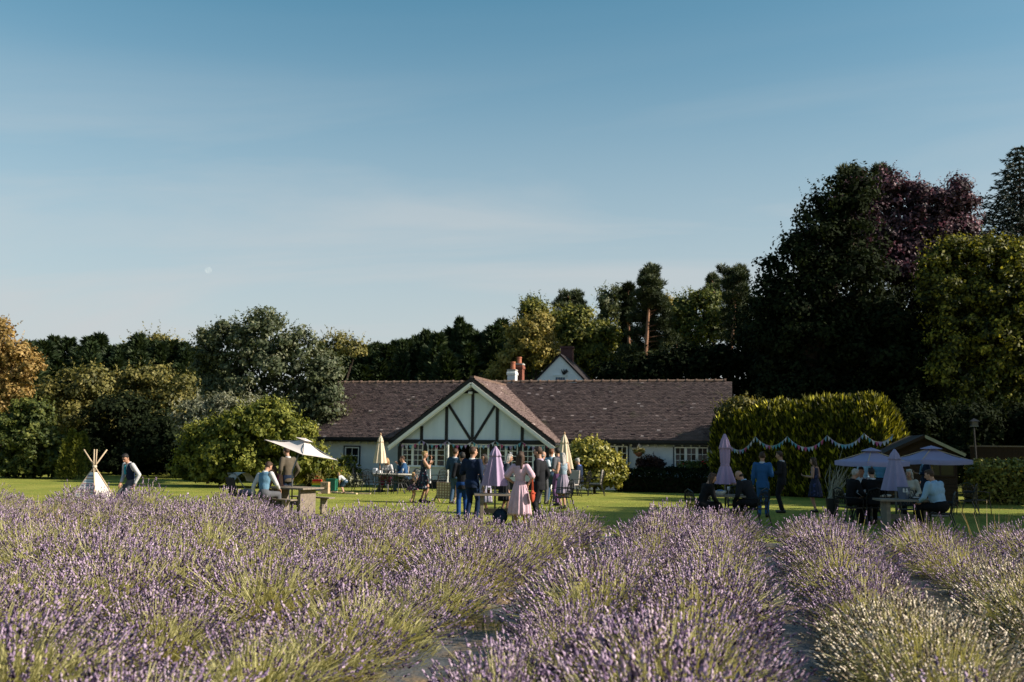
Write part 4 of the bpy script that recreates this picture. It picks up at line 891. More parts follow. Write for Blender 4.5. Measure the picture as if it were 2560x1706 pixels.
    addq(V, Fq, 2 if kind == 'dry' else 0, np.clip(rg.normal(.46, .24, k), 0, 1))
    # woody base twigs and dead lower leaf
    k = int(stems * (.3 if kind != 'dry' else .8)); q = rdir(k, rg); q[:, 2] = np.abs(q[:, 2]) * .6
    P = q * rg.random((k, 1)) ** .5 * np.array((R * .85, R * .85, hgt * .35)) + np.array((0, 0, .02)); T = unit(q + rdir(k, rg) * .5)
    V, Fq = leafquads(P, unit(np.cross(T, rdir(k, rg))), T, .09 + .12 * rg.random(k), .06); addq(V, Fq, 2, np.clip(rg.normal(.4, .25, k), 0, 1))
    me = npmesh(name, np.concatenate(Vs), np.concatenate(Fs), np.concatenate(As))
    me.polygons.foreach_set('material_index', np.concatenate(Ms).astype(np.int32))
    for mm in (LST, LAVP if kind == 'faded' else LAV, LDRY): me.materials.append(mm)
    return me
lav_b = [lav_mesh('lavender_bush', 300 + i, 640, .60, .55, 'bloom', (random.uniform(-.12, .22), random.uniform(-.08, .08)), dn) for i, dn in enumerate((.95, .45, .75, .9, .6, .3, .85, .7))]
sparse = [lav_b[1], lav_b[5]]
lav_f = [lav_mesh('lavender_bush', 320 + i, 620, .62, .58, 'faded', (.05, 0), 1.1) for i in range(2)]
lav_d = [lav_mesh('lavender_bush', 330 + i, 420, .5, .36, 'dry') for i in range(2)]
spots = []
rgl = random.Random(5)
BX = [b[0] for b in BED[2:][::-1]]; BYY = [b[1] for b in BED[2:][::-1]]
def ymax(x): return float(np.interp(x, BX, BYY))
rows = [(-1.45, 1.0, 0), (-0.5, .98, .4), (1.25, 1.0, 0), (2.95, .95, 0), (4.55, 1, 0), (6.1, 1, 0), (7.6, 1, 0), (-3.4, 1.0, 0), (-4.9, 1.0, .3)] + [(-6.5 - 1.55 * k, 1.02, .2 * (k % 3)) for k in range(11)]
for rx, sc_, ph in rows:
    y = 3.6 + ph; yend = ymax(rx) - .35
    while y < yend:
        x = rx + rgl.uniform(-.15, .15)
        # leave out what the picture cannot show
        cx, cy_, dep = PX((x, y, .45))
        if dep > 2 and -260 < cx < 2820 and cy_ < 2150:
            gap = (rx < -3.9 and rgl.random() < .13) or (rx < -2.5 and y < 9.5 and rgl.random() < .16)
            if not gap: spots.append((x, y, sc_ * 1.04 * rgl.uniform(.8, 1.2), rgl.uniform(-.9, .9)))
        y += rgl.uniform(.66, .86) if y < 12 else rgl.uniform(.78, .98)
spots.sort(key=lambda s_: s_[1] ** 2 + s_[0] ** 2)
far = []
for i, (x, y, s_, a) in enumerate(spots):
    f = False; kind = 'bloom'
    if x > .8 and y < 10.5 and (y > 6.2 or x > 2): kind = 'faded'
    if x > 2.2 and y < 14 and rgl.random() < .5: kind = 'faded'
    if x < -3 and rgl.random() < (.13 if y < 11 else .05): kind = 'dry'
    me = {'bloom': lav_b, 'faded': lav_f, 'dry': lav_d}[kind]
    me = me[rgl.randrange(len(me))] if rgl.random() > .12 or kind != 'bloom' else sparse[rgl.randrange(2)]
    if i >= 298: far.append((me, x, y, s_, a)); continue
    o = put('lavender_bush', me, None, loc=(x, y, 0.0), rotz=a, scale=(s_, s_, s_ * rgl.uniform(.78, .98)))
    if kind == 'bloom':
        thin_ = me.name.split('.')[0] == 'lavender_bush' and me in sparse
        look = 'mostly green lavender bush with few flowers' if thin_ else 'purple flowering lavender bush'
        where = 'in the broad row between the two bare paths' if -2.2 < x < .3 else 'in the row behind the cream-flowered bushes' if .3 <= x < 3.8 else 'in the rows before the beech hedge' if x >= 3.8 else 'in the rows before the standing guests' if x > -7 else 'in the rows before the striped tent'
        lb, gr = look + ' ' + where, ('sparse' if thin_ else 'flowering') + ' lavender ' + where
    else: lb, gr = {'faded': ('faded cream-flowered lavender bush in the planted rows', 'faded lavender bushes in rows'), 'dry': ('low dried-out brown lavender bush among the purple rows', 'dried-out lavender bushes')}[kind]
    tag(o, lb, 'lavender', gr)
if far:
    V = []; Fq = []; A = []; M = []; off = 0
    for me, x, y, s_, a in far:
        n = len(me.vertices); v = np.empty(n * 3, np.float32); me.vertices.foreach_get('co', v); v = v.reshape(-1, 3) * np.array((s_, s_, s_ * .88))
        c, s2_ = cos(a), sin(a); v = np.stack([v[:, 0] * c - v[:, 1] * s2_ + x, v[:, 0] * s2_ + v[:, 1] * c + y, v[:, 2]], 1)
        nf = len(me.polygons); f = np.empty(nf * 4, np.int32); me.loops.foreach_get('vertex_index', f); f = f.reshape(-1, 4)
        at = np.empty(nf, np.float32); me.attributes['v'].data.foreach_get('value', at); mi = np.empty(nf, np.int32); me.polygons.foreach_get('material_index', mi)
        keep = np.random.default_rng(1).random(nf) < .45
        V.append(v); Fq.append(f[keep] + off); A.append(at[keep]); M.append(mi[keep]); off += n
    me = npmesh('lavender_field', np.concatenate(V), np.concatenate(Fq), np.concatenate(A)); me.polygons.foreach_set('material_index', np.concatenate(M))
    for mm in (LST, LAV, LDRY): me.materials.append(mm)
    o = put('lavender_field', me, None); tag(o, 'farthest purple lavender rows beside the lawn', 'lavender', kind='stuff')

# straw and clippings lying on the weed sheet
rg = np.random.default_rng(77); n = 9000
P = np.stack([rg.uniform(-12, 7, n), rg.uniform(4, 20, n), np.full(n, .012) + rg.random(n) * .02], 1); a = rg.random(n) * 2 * pi
T = np.stack([np.cos(a), np.sin(a), rg.normal(0, .1, n)], 1); N = unit(np.stack([rg.normal(0, .2, n), rg.normal(0, .2, n), np.ones(n)], 1))
V, Fq = leafquads(P, N, T, .05 + .16 * rg.random(n), .06)
tag(put('straw_litter', npmesh('straw_litter', V, Fq, np.clip(rg.normal(.6, .2, n), 0, 1)), LDRY), 'dry straw and clippings strewn between the lavender rows', 'straw', kind='stuff')
# weeds and tall grass stalks among the rows
def grass_tuft(label, x, y, n, h, lm, seed, name='grass_tuft', wid=.10, group=None):
    rg = np.random.default_rng(seed); a = rg.random(n) * 2 * pi; d = unit(np.stack([np.cos(a) * .3, np.sin(a) * .3, np.ones(n)], 1) + rg.normal(0, .1, (n, 3)))
    L = h * (.55 + .45 * rg.random(n)); b = np.stack([np.cos(a), np.sin(a), 0 * a], 1) * rg.random((n, 1)) * wid
    P = b + d * (L * .5)[:, None]; V, Fq = leafquads(P, unit(np.cross(d, rdir(n, rg))), d, L, .018)
    k = n // 3; V2, F2 = leafquads(b[:k] + d[:k] * L[:k, None], unit(np.cross(d[:k], rdir(k, rg))), unit(d[:k] + np.array((.3, 0, -.1))), np.full(k, .09), .16)
    me = npmesh('grass_tuft', np.concatenate([V, V2]), np.concatenate([Fq, F2 + len(V)]), np.clip(rg.normal(.6, .2, n + k), 0, 1))
    return tag(put(name, me, lm, loc=(x, y, 0)), label, 'grass', group)
p = G(125, 1300, .3); grass_tuft('straw-yellow grass stalks standing above the lavender near the tent', p.x, p.y, 26, 1.05, LDRY, 1, wid=.25)
p = G(155, 1330, .3); grass_tuft('short yellowing grass tuft among the left lavender', p.x, p.y, 60, .6, LDRY, 2, wid=.3)
p = G(2480, 1330, .3); grass_tuft('tall bent seed-head grasses above the right-hand lavender', p.x, p.y, 16, .95, LDRY, 3, wid=.5)
p = G(1220, 1575, .05); grass_tuft('small bright green weed on the bare weed sheet', p.x, p.y, 80, .14, L_BRIGHT, 4, name='green_weed', wid=.2)
# ------------------------------------------------------------------ garden furniture and props
LILAC = mat('lilac_canvas', (0.40, 0.30, 0.46), 0.9, 0.06, 5, bump=.1)
LILAC2 = mat('grey_lilac_canvas', (0.34, 0.32, 0.50), 0.9, 0.06, 5, bump=.1)
CREAM = mat('cream_canvas', (0.66, 0.56, 0.42), 0.9, 0.06, 5, bump=.1)
OFFW = mat('offwhite_canvas', (0.66, 0.60, 0.58), 0.9, 0.04, 5, bump=.1)
WOOD = mat('weathered_wood', (0.17, 0.14, 0.11), 0.85, 0.25, 5, c2=(0.30, 0.25, 0.20), bump=.3, stretch=(.3, 3, 3))
POLE = mat('pole_wood', (0.36, 0.22, 0.13), 0.6, 0.2, 6)
STEEL = mat('grey_metal', (0.25, 0.27, 0.29), 0.45, 0.1, 6, metal=.6)
PALEW = mat('pale_wood', (0.55, 0.43, 0.29), 0.7, 0.15, 6, stretch=(1, 1, .2))
CUSH = mat('grey_cushion', (0.42, 0.38, 0.36), 0.9, 0.1, 6)
CLEAR = mat('drinking_glass', (0.45, 0.48, 0.5), 0.08, 0.05, 3, spec=0.6)
BEER = mat('beer', (0.10, 0.02, 0.012), 0.2, .2, 6); FOAM = mat('foam', (0.75, 0.7, 0.6), .9)
def ground_at(px, D):
    """Ground point under photo column px at camera depth D."""
    r = ray(px, 1112 + (px - 1280) * tan(ROLL)); q = _C + r * D; return Vector((q[0], q[1], 0))
def zat(px, py, D): return float((_C + ray(px, py) * D)[2])

def closed_parasol(label, px, ytop, ybot, D, m, rbot, tie=None, polem=None, group=None, finial=True, tiers=1):
    g = ground_at(px, D); zt, zb = zat(px, ytop, D), zat(px, ybot, D)
    t = thing('closed_parasol', label, 'parasol', g, random.uniform(0, 6), group)
    H_ = zt - zb
    MB().tube([(0, 0, 0.02), (0, 0, zt - .05)], 0.024, 10).build('pole', polem or POLE, t, smooth=True)
    MB().lathe([(.23, 0), (.23, .05), (.06, .08), (.04, .22)], 16).build('base', IRON, t)
    pr = []
    if tie:
        zk = zat(px, tie, D)
        pr = [(rbot * 1.0, zb, .22), (rbot * .86, zb + (zk - zb) * .3, .2), (rbot * .55, zk - .06, .14), (rbot * .40, zk, .05), (rbot * .48, zk + .08, .12), (rbot * .52, zk + (zt - zk) * .5, .14), (rbot * .42, zt - H_ * .2, .12), (rbot * .3, zt - .2, .1)]
    else:
        pr = [(rbot, zb, .20), (rbot * .93, zb + H_ * .12, .18), (rbot * .75, zb + H_ * .38, .16), (rbot * .5, zb + H_ * .66, .14), (rbot * .32, zt - H_ * .14, .1), (rbot * .2, zt - .06, .05)]
    c = MB().lathe(pr, 64, nf=8, seed=px, cap=False, sharp=True).build('canopy', m, t, smooth=True)
    # scalloped upper cap hanging over the folds
    cz = zt - H_ * (.26 if not tie else .30); rc = rbot * (.50 if not tie else .62)
    MB().lathe([(rc, cz, .16), (rc * .92, cz + .04, .14), (rc * .66, cz + (zt - cz) * .55, .1), (rc * .28, zt - .03, .03), (.02, zt, 0)], 64, nf=8, seed=px, sharp=True).build('canopy_cap', m, t, smooth=True)
    if tie: MB().lathe([(rbot * .46, zk - .02), (rbot * .47, zk), (rbot * .46, zk + .02)], 24, cap=False).build('tie_strap', m, t)
    if finial: MB().lathe([(.02, zt - .02), (.04, zt + .01), (.045, zt + .04), (.02, zt + .08), (.005, zt + .1)], 10).build('finial', polem or POLE, t, smooth=True)
    return t
closed_parasol('cream closed parasol beside the cottage wall with tilted table and chairs', 951, 1088, 1158, 39.6, CREAM, .24)
closed_parasol('cream closed parasol beside the laurel bush behind the standing guests', 1411, 1086, 1172, 37.5, CREAM, .30)
closed_parasol('pale lilac closed parasol standing in the picnic table beside the woman in pink', 1239, 1116, 1214, 24.0, LILAC, .27, finial=False, polem=STEEL)
closed_parasol('lilac closed parasol tied at the waist near the cottage end', 1812, 1085, 1210, 25.0, LILAC, .24, tie=1163, finial=False, polem=STEEL)
closed_parasol('grey-lilac closed parasol between the two open ones', 2236, 1123, 1226, 24.2, LILAC2, .27, finial=False, polem=STEEL)

def open_parasol(label, px, yapex, yrim, D, half, m, rot, base=True):
    g = ground_at(px, D); za, zr = zat(px, yapex, D), zat(px, yrim, D); t = thing('open_parasol', label, 'parasol', g, rot)
    MB().tube([(0, 0, 0.02), (0, 0, za - .03)], .024, 10).build('pole', PALEW, t, smooth=True)
    MB().box(-.3, .3, -.3, .3, 0, .07).build('base', STEEL, t, bevel=.02)
    cs = [Vector((half * a, half * b, zr)) for a, b in ((1, 1), (-1, 1), (-1, -1), (1, -1))]; ap = Vector((0, 0, za - .05))
    for i in range(4):
        a, b = cs[i], cs[(i + 1) % 4]; nseg = 6; rows_ = []
        for j in range(nseg + 1):
            f = j / nseg; row = []
            for k in range(5):
                u = k / 4; e = a.lerp(b, u); p_ = ap.lerp(e, f); p_.z -= 0.10 * sin(pi * f) * .6 + .05 * f * 4 * u * (1 - u) * 0.6; row.append(p_)
            rows_.append(row)
        mb = MB(); vs_ = [p_ for r_ in rows_ for p_ in r_] + [p_ + Vector((0, 0, -.12)) for p_ in rows_[-1]]
        fs_ = [(j * 5 + k, (j + 1) * 5 + k, (j + 1) * 5 + k + 1, j * 5 + k + 1) for j in range(nseg + 1) for k in range(4)]
        mb.add(vs_, fs_).build('canopy_panel', m, t, smooth=True)
        MB().tube([ap + Vector((0, 0, -.03)), a + Vector((0, 0, -.03))], .012, 6).build('rib', PALEW, t)
    s_ = half * .27; zc = za
    MB().add([(s_, s_, zc - .085), (-s_, s_, zc - .085), (-s_, -s_, zc - .085), (s_, -s_, zc - .085), (0, 0, zc), (s_, s_, zc - .105), (-s_, s_, zc - .105), (-s_, -s_, zc - .105), (s_, -s_, zc - .105)], [(0, 1, 4), (1, 2, 4), (2, 3, 4), (3, 0, 4), (0, 5, 6, 1), (1, 6, 7, 2), (2, 7, 8, 3), (3, 8, 5, 0)]).build('vent_cap', m, t)
    return t
open_parasol('open grey-lilac square parasol nearest the conifer hedge', 2178, 1119, 1153, 27.0, .68, LILAC2, radians(33))
open_parasol('open grey-lilac square parasol in front of the wooden shed', 2328, 1114, 1149, 28.5, .78, LILAC2, radians(22))
# tilted off-white parasol over the left picnic table
DT = 26.4
g = ground_at(735, DT); t = thing('tilted_parasol', 'off-white square parasol tilted over the left picnic table', 'parasol', g)
def W2(px, py, D): return Vector(_C + ray(px, py) * D) - g
cl_, cr_, cn_, cf_ = W2(661, 1099, DT + .2), W2(845, 1151, DT), W2(757, 1137, DT - 1.0), W2(757, 1113, DT + 1.0)
ctr = (cl_ + cr_ + cn_ + cf_) / 4; nrm_ = (cr_ - cl_).cross(cf_ - cn_).normalized(); nrm_ = nrm_ if nrm_.z > 0 else -nrm_
ap = ctr + nrm_ * .30
jn = Vector((-.02, 0, 1.15))
MB().tube([(0, 0, .02), jn, ap - nrm_ * .05], .022, 10).build('pole', STEEL, t, smooth=True); MB().lathe([(.25, 0), (.25, .06), (.05, .1)], 16).build('base', IRON, t)
cs = [cl_, cn_, cr_, cf_]
for i in range(4):
    a, b = cs[i], cs[(i + 1) % 4]; vs_ = []; n_ = 6
    for j in range(n_ + 1):
        f = j / n_
        for k in range(5):
            u = k / 4; e = a.lerp(b, u).lerp(ctr, .05 * 4 * u * (1 - u)); p_ = ap.lerp(e, f) - nrm_ * .08 * sin(pi * f); vs_.append(p_)
    MB().add(vs_, [(j * 5 + k, (j + 1) * 5 + k, (j + 1) * 5 + k + 1, j * 5 + k + 1) for j in range(n_) for k in range(4)]).build('canopy_panel', OFFW, t, smooth=True)
    MB().tube([ap - nrm_ * .06, a - nrm_ * .03], .01, 6).build('rib', STEEL, t)
s_ = [ap + nrm_ * .02] + [ap.lerp(c, .24) + nrm_ * .045 for c in cs]
MB().add(s_, [(0, 1, 2), (0, 2, 3), (0, 3, 4), (0, 4, 1)]).build('vent_cap', OFFW, t)

def picnic_table(label, px, D, rot, L=1.45, W=.78, bench=True, zt=.73):
    g = ground_at(px, D); t = thing('picnic_table', label, 'table', g, rot)
    n = 5; w = W / n; pm = None
    for i in range(n):
        if pm is None: pm = MB().box(-L / 2, L / 2, -w / 2 + .004, w / 2 - .004, 0, .042).mesh('plank')
        put('plank', pm, WOOD, t, loc=(0, -W / 2 + w * (i + .5), zt - .042))
    for sx in (-1, 1):
        MB().box(sx * L * .34 - .045, sx * L * .34 + .045, -W * .36, W * .36, .0, zt - .044).build('leg', WOOD, t, bevel=.01)
    MB().bar((-L * .34, 0, .32), (L * .34, 0, .32), .05, .12).build('stretcher', WOOD, t)
    if bench:
        for sy in (-1, 1):
            MB().box(-L / 2, L / 2, sy * (W * .5 + .30) - .12, sy * (W * .5 + .30) + .12, .42, .455).build('bench_seat', WOOD, t, bevel=.005)
            for sx in (-1, 1): MB().box(sx * L * .3 - .035, sx * L * .3 + .035, sy * (W * .5 + .30) - .1, sy * (W * .5 + .30) + .1, 0, .419).build('bench_leg', WOOD, t)
    return t
picnic_table('heavy wooden picnic table under the tilted off-white parasol', 738, 26.4, radians(-20))
picnic_table('wooden picnic table with drinks beside the woman in the pink dress', 1247, 24.0, radians(16), L=1.15, W=.7, bench=False)
picnic_table('dark picnic table between the bald man and the woman in black', 1815, 24.6, radians(5), L=1.3, bench=False)
picnic_table('picnic table with a wine cooler by the man in the pale blue shirt', 2256, 23.4, radians(8), L=1.25, W=.75, bench=False)
def metal_table(label, px, D, rx=.75, ry=.45, zt=.72, topm=None):
    g = ground_at(px, D); t = thing('garden_table', label, 'table', g)
    MB().lathe([(1, zt - .03), (1.0, zt), (.97, zt + .006)], 32, sx=rx, sy=ry).build('table_top', topm or mat('pale_table_top', (.55, .52, .46), .5), t)
    MB().lathe([(.94, zt - .07), (.94, zt - .031)], 32, sx=rx, sy=ry, cap=False).build('apron', IRON, t)
    for sx in (-1, 1):
        for sy in (-1, 1): MB().tube([(sx * rx * .62, sy * ry * .6, zt - .05), (sx * rx * .5, sy * ry * .5, .35), (sx * rx * .7, sy * ry * .68, 0)], .02, 6).build('leg', IRON, t)
    return t
metal_table('pale topped metal garden table where a couple sit by the cottage', 985, 39.0, .85, .5)
metal_table('small metal garden table in front of the older seated man', 1432, 38.3, .32, .32, .7)
metal_table('metal garden table under the open parasol by the hedge', 2165, 26.2, .6, .45, .7)

# cast metal garden armchair
def make_chair(cushion=False):
    t = thing('garden_chair', 'x', 'chair', (0, 0, 0)); w, d, sh, bh = .5, .46, .43, .92
    sm = MB()
    for k in range(7): sm.box(-w / 2 + .02, w / 2 - .02, -d / 2 + .03 + k * .063, -d / 2 + .03 + k * .063 + .04, sh - .022, sh)
    sm.box(-w / 2, -w / 2 + .03, -d / 2, d / 2, sh - .03, sh - .001); sm.box(w / 2 - .03, w / 2, -d / 2, d / 2, sh - .03, sh - .001)
    sm.build('seat', IRON, t)
    b = MB(); yb = -d / 2; arc = [(-w / 2 + .02, yb, sh), (-w / 2 + .01, yb - .05, sh + .25), (-w / 2 + .06, yb - .09, bh - .06), (0, yb - .11, bh), (w / 2 - .06, yb - .09, bh - .06), (w / 2 - .01, yb - .05, sh + .25), (w / 2 - .02, yb, sh)]
    b.tube(arc, .016, 6)
    for k in range(-3, 4):
        x = k * .075
        b.tube([(x * .9, yb - .01, sh + .08), (x + .05, yb - .06, sh + .24), (x * .9, yb - .095, bh - .05 - .03 * abs(k) * .5)], .008, 4)
        b.tube([(x * .9, yb - .01, sh + .08), (x - .05, yb - .06, sh + .24), (x * .9, yb - .095, bh - .05 - .03 * abs(k) * .5)], .008, 4)
    b.bar((-w / 2 + .02, yb - .01, sh + .08), (w / 2 - .02, yb - .01, sh + .08), .015, .02)
    b.build('backrest', IRON, t)
    for sx in (-1, 1):
        MB().tube([(sx * (w / 2 - .02), d / 2 - .02, sh - .01), (sx * (w / 2 + .0), d / 2 + .03, .2), (sx * (w / 2 - .01), d / 2 + .05, 0)], [.018, .014, .012], 6).build('leg', IRON, t)
        MB().tube([(sx * (w / 2 - .02), -d / 2 + .01, sh - .01), (sx * (w / 2), -d / 2 - .06, .2), (sx * (w / 2), -d / 2 - .12, 0)], [.018, .014, .012], 6).build('leg', IRON, t)
        MB().tube([(sx * (w / 2), -d / 2 - .05, sh + .25), (sx * (w / 2 + .02), 0, sh + .24), (sx * (w / 2 + .01), d / 2, sh + .2), (sx * (w / 2 - .01), d / 2 + .0, sh)], .014, 6).build('armrest', IRON, t)
    if cushion:
        MB().box(-w / 2 + .03, w / 2 - .03, -d / 2 + .02, d / 2 - .01, sh + .002, sh + .05).build('seat_cushion', CUSH, t, bevel=.015)
        MB().prism([(-w / 2 + .02, -d / 2 + .02, sh + .06), (w / 2 - .02, -d / 2 + .02, sh + .06), (w / 2 - .03, -d / 2 - .06, bh + .06), (-w / 2 + .03, -d / 2 - .06, bh + .06)], (0, .05, 0)).build('back_cushion', CUSH, t, bevel=.015)
    return t
ch0 = make_chair(); ch1 = make_chair(True)
used = {}
def chair(px, D, face, label, group=None, cushion=False):
    """face: 0 = sitter looks away from the camera, 90 = to the right, 180 = to the camera."""
    g = ground_at(px, D); src = ch1 if cushion else ch0
    if src.name not in used: used[src.name] = 1; o = src
    else: o = dup(src)
    o.location = g; o.rotation_euler = (0, 0, -radians(face)); o['label'] = label
    if group: o['group'] = group
    elif 'group' in o: del o['group']
    return o
CG = 'black chairs around the couple\'s table'
for px, D, f in ((931, 38.2, 10), (961, 37.6, -6), (992, 37.6, 8)): chair(px, D, f, 'black lattice garden chair with its back to the lavender at the couple\'s table', CG)
chair(906, 39.6, 80, 'black lattice garden chair by the hydrangea, turned to the table'); chair(972, 40.3, 180, 'black garden chair under the blonde woman in white'); chair(1018, 39.4, -100, 'black garden chair under the man in blue holding a glass')
chair(1003, 40.4, 200, 'grey-cushioned garden chair behind the man in blue', cushion=True)
chair(1096, 39.6, -60, 'black lattice garden chair left empty by the cottage window'); chair(1060, 40.2, 30, 'black garden chair half hidden behind the floral dress')
chair(1404, 28.8, -120, 'black garden chair standing in front of the grey-haired woman'); chair(1427, 36.8, -150, 'grey-cushioned garden chair beside the cream parasol and laurel', cushion=True)
chair(1455, 38.6, -80, 'black garden chair under the older man in a dark suit'); chair(1489, 38.0, -95, 'empty grey-cushioned garden chair before the laurel bush', cushion=True)
chair(1842, 25.6, 180, 'black garden chair at the far side of the dark picnic table'); chair(2268, 24.6, 175, 'black lattice chair facing the wine cooler table'); chair(2408, 29.0, -70, 'black garden chair left empty by the beech hedge'); chair(2438, 29.6, 60, 'black garden chair tipped aside beyond the man in pale blue')
chair(2120, 25.2, 60, 'black garden chair under the white-haired man'); chair(2148, 26.9, 180, 'black garden chair under the man in the flowered shirt'); chair(2182, 25.2, -5, 'black garden chair under the dark-haired guest seen from behind')
chair(2345, 23.2, -75, 'black garden chair under the man in the pale blue shirt'); chair(1882, 24.3, -60, 'black garden chair under the bald man'); chair(1752, 23.2, 60, 'black garden chair under the woman in black'); chair(2272, 26.4, 180, 'black garden chair under the grey-haired guest behind the closed parasol')

# drinks and small things
def glass(px, py, D, kind, label):
    """kind: pint, flute, wine, tumbler; stands with its foot at photo point (px, py)."""
    g = Vector(_C + ray(px, py) * D)
    t = thing(kind + '_glass', label, 'glass', g)
    if kind == 'pint':
        MB().lathe([(.03, 0), (.036, .10)], 14).build('beer', BEER, t); MB().lathe([(.0365, .1), (.038, .125)], 14).build('foam', FOAM, t); MB().lathe([(.037, .126), (.041, .15)], 14, cap=False).build('bowl', CLEAR, t)
    elif kind == 'tumbler': MB().lathe([(.03, 0), (.035, .09), (.032, .09), (.028, .01)], 14).build('bowl', CLEAR, t); MB().lathe([(.03, .012), (.0325, .05)], 12).build('drink', mat('whisky', (.3, .14, .04), .2), t)
    else:
        MB().lathe([(.032, 0), (.006, .008), (.005, .09)], 14).build('stem', CLEAR, t)
        MB().lathe([(.006, .09), (.036, .13), (.038, .17), (.03, .21)] if kind == 'wine' else [(.006, .09), (.022, .12), (.026, .2), (.022, .24)], 14, cap=False).build('bowl', CLEAR, t)
    return t
def on_table(px, D, z=.73): return PX(Vector((ground_at(px, D).x, ground_at(px, D).y, z)))[1]
for px, D, k, l in ((1222, 23.8, 'pint', 'pint of dark beer with a thick white head on the picnic table'), (1212, 23.9, 'flute', 'champagne flute beside the dark beer'), (1231, 24.1, 'wine', 'stemmed wine glass behind the dark beer'), (1238, 23.8, 'tumbler', 'tumbler of amber drink at the picnic table edge'), (2268, 23.2, 'wine', 'wine glass next to the wine cooler'), (1822, 24.4, 'wine', 'wine glass on the dark picnic table'), (1806, 24.8, 'tumbler', 'tumbler beside the white bowl')):
    glass(px, on_table(px, D), D, k, l)
glass(1007, on_table(1007, 38.8, .726), 38.8, 'wine', 'glass of red wine on the pale garden table')
g = ground_at(2256, 23.4)
t = thing('wine_cooler', 'blue-grey square wine cooler with a white printed label on the picnic table', 'cooler', (g.x, g.y, .73), radians(8))
MB().lathe([(.11, 0), (.15, .28), (.145, .28), (.105, .02)], 4, seed=0).build('bucket', mat('cooler_blue', (.10, .13, .2), .5), t)
MB().box(-.055, .055, -.128, -.124, .16, .25).build('label_card', mat('card_white', (.75, .75, .76), .6), t); MB().bar((-.03, -.130, .19), (.03, -.130, .21), .004, .006).build('print_mark', IRON, t)
g = ground_at(1800, 24.4); t = thing('serving_bowl', 'white bowl with a blue napkin on the dark picnic table', 'bowl', (g.x, g.y, .73)); MB().lathe([(.06, 0), (.12, .05), (.15, .10), (.14, .10), (.10, .05), (.04, .015)], 20).build('bowl', mat('china', (.75, .78, .8), .3), t); MB().box(-.08, .06, -.09, .02, .06, .13).build('napkin', mat('blue_napkin', (.12, .22, .4), .8), t, bevel=.02)
g = ground_at(2290, 23.4); t = thing('menu_tray', 'dark tray with menus and napkins on the wine cooler table', 'tray', (g.x, g.y, .73)); MB().box(-.16, .16, -.1, .1, 0, .03).build('tray', IRON, t); MB().box(-.1, .08, -.06, .06, .031, .05).build('menu', MATS['card_white'], t); MB().box(.04, .15, -.07, .05, .031, .12).build('box', NAVY, t)
g = ground_at(941, 39.2); t = thing('gift_bag', 'pale crumpled bag and papers on the couple\'s table', 'bag', (g.x, g.y, .726)); MB().box(-.12, .05, -.06, .08, 0, .2).build('bag', mat('pale_paper', (.55, .58, .66), .8), t, bevel=.02); MB().box(.07, .2, -.05, .07, 0, .13).build('packet', MATS['card_white'], t, bevel=.02)
g = ground_at(1262, 23.9); t = thing('blue_rucksack', 'blue rucksack on the ground beneath the picnic table', 'bag', (g.x - .12, g.y + .08, 0)); MB().ell((0, 0, .19), (.19, .14, .19), 14, 10).build('body', mat('rucksack_blue', (.012, .035, .08), .8, bump=.3), t, smooth=True); MB().ell((0, -.12, .14), (.13, .06, .1), 10, 8).build('pocket', MATS['rucksack_blue'], t, smooth=True); MB().tube([(-.06, 0, .36), (0, 0, .42), (.06, 0, .36)], .012, 6).build('handle', IRON, t)

# striped play tent
TD = 26.0; g = ground_at(240, TD)
t = thing('play_tent', 'small striped teepee tent with crossed wooden poles behind the lavender', 'tent', g, radians(52))
def stripemat():
    m, tt, o = _nodes('striped_cloth'); tcn = _n(tt, 'ShaderNodeTexCoord'); sp = _n(tt, 'ShaderNodeSeparateXYZ'); tt.links.new(tcn.outputs['Object'], sp.inputs[0])
    mu = _n(tt, 'ShaderNodeMath', operation='MULTIPLY'); mu.inputs[1].default_value = 2.9; tt.links.new(sp.outputs[2], mu.inputs[0]); fr_ = _n(tt, 'ShaderNodeMath', operation='FRACT'); tt.links.new(mu.outputs[0], fr_.inputs[0])
    r = _n(tt, 'ShaderNodeValToRGB'); r.color_ramp.interpolation = 'CONSTANT'; e = r.color_ramp.elements
    cols = [(0, (.70, .68, .62)), (.12, (.10, .14, .19)), (.2, (.70, .68, .62)), (.26, (.35, .12, .10)), (.31, (.70, .68, .62)), (.4, (.20, .30, .36)), (.5, (.70, .68, .62)), (.58, (.09, .12, .17)), (.63, (.62, .42, .24)), (.7, (.70, .68, .62)), (.78, (.32, .12, .11)), (.83, (.16, .24, .31)), (.92, (.70, .68, .62))]
    while len(e) < len(cols): e.new(.5)
    for i, (q, c) in enumerate(cols): e[i].position = q; e[i].color = rgba(c)
    tt.links.new(fr_.outputs[0], r.inputs[0]); p_ = _n(tt, 'ShaderNodeBsdfPrincipled'); p_.inputs['Roughness'].default_value = .9; tt.links.new(r.outputs[0], p_.inputs['Base Color']); tt.links.new(p_.outputs[0], o.inputs['Surface']); return m
STR = stripemat(); hz = 1.22; R_ = .78
corn = [Vector((cos(a) * R_, sin(a) * R_, 0)) for a in (radians(-100), radians(-10), radians(80), radians(170))]; knot = Vector((0, 0, hz))
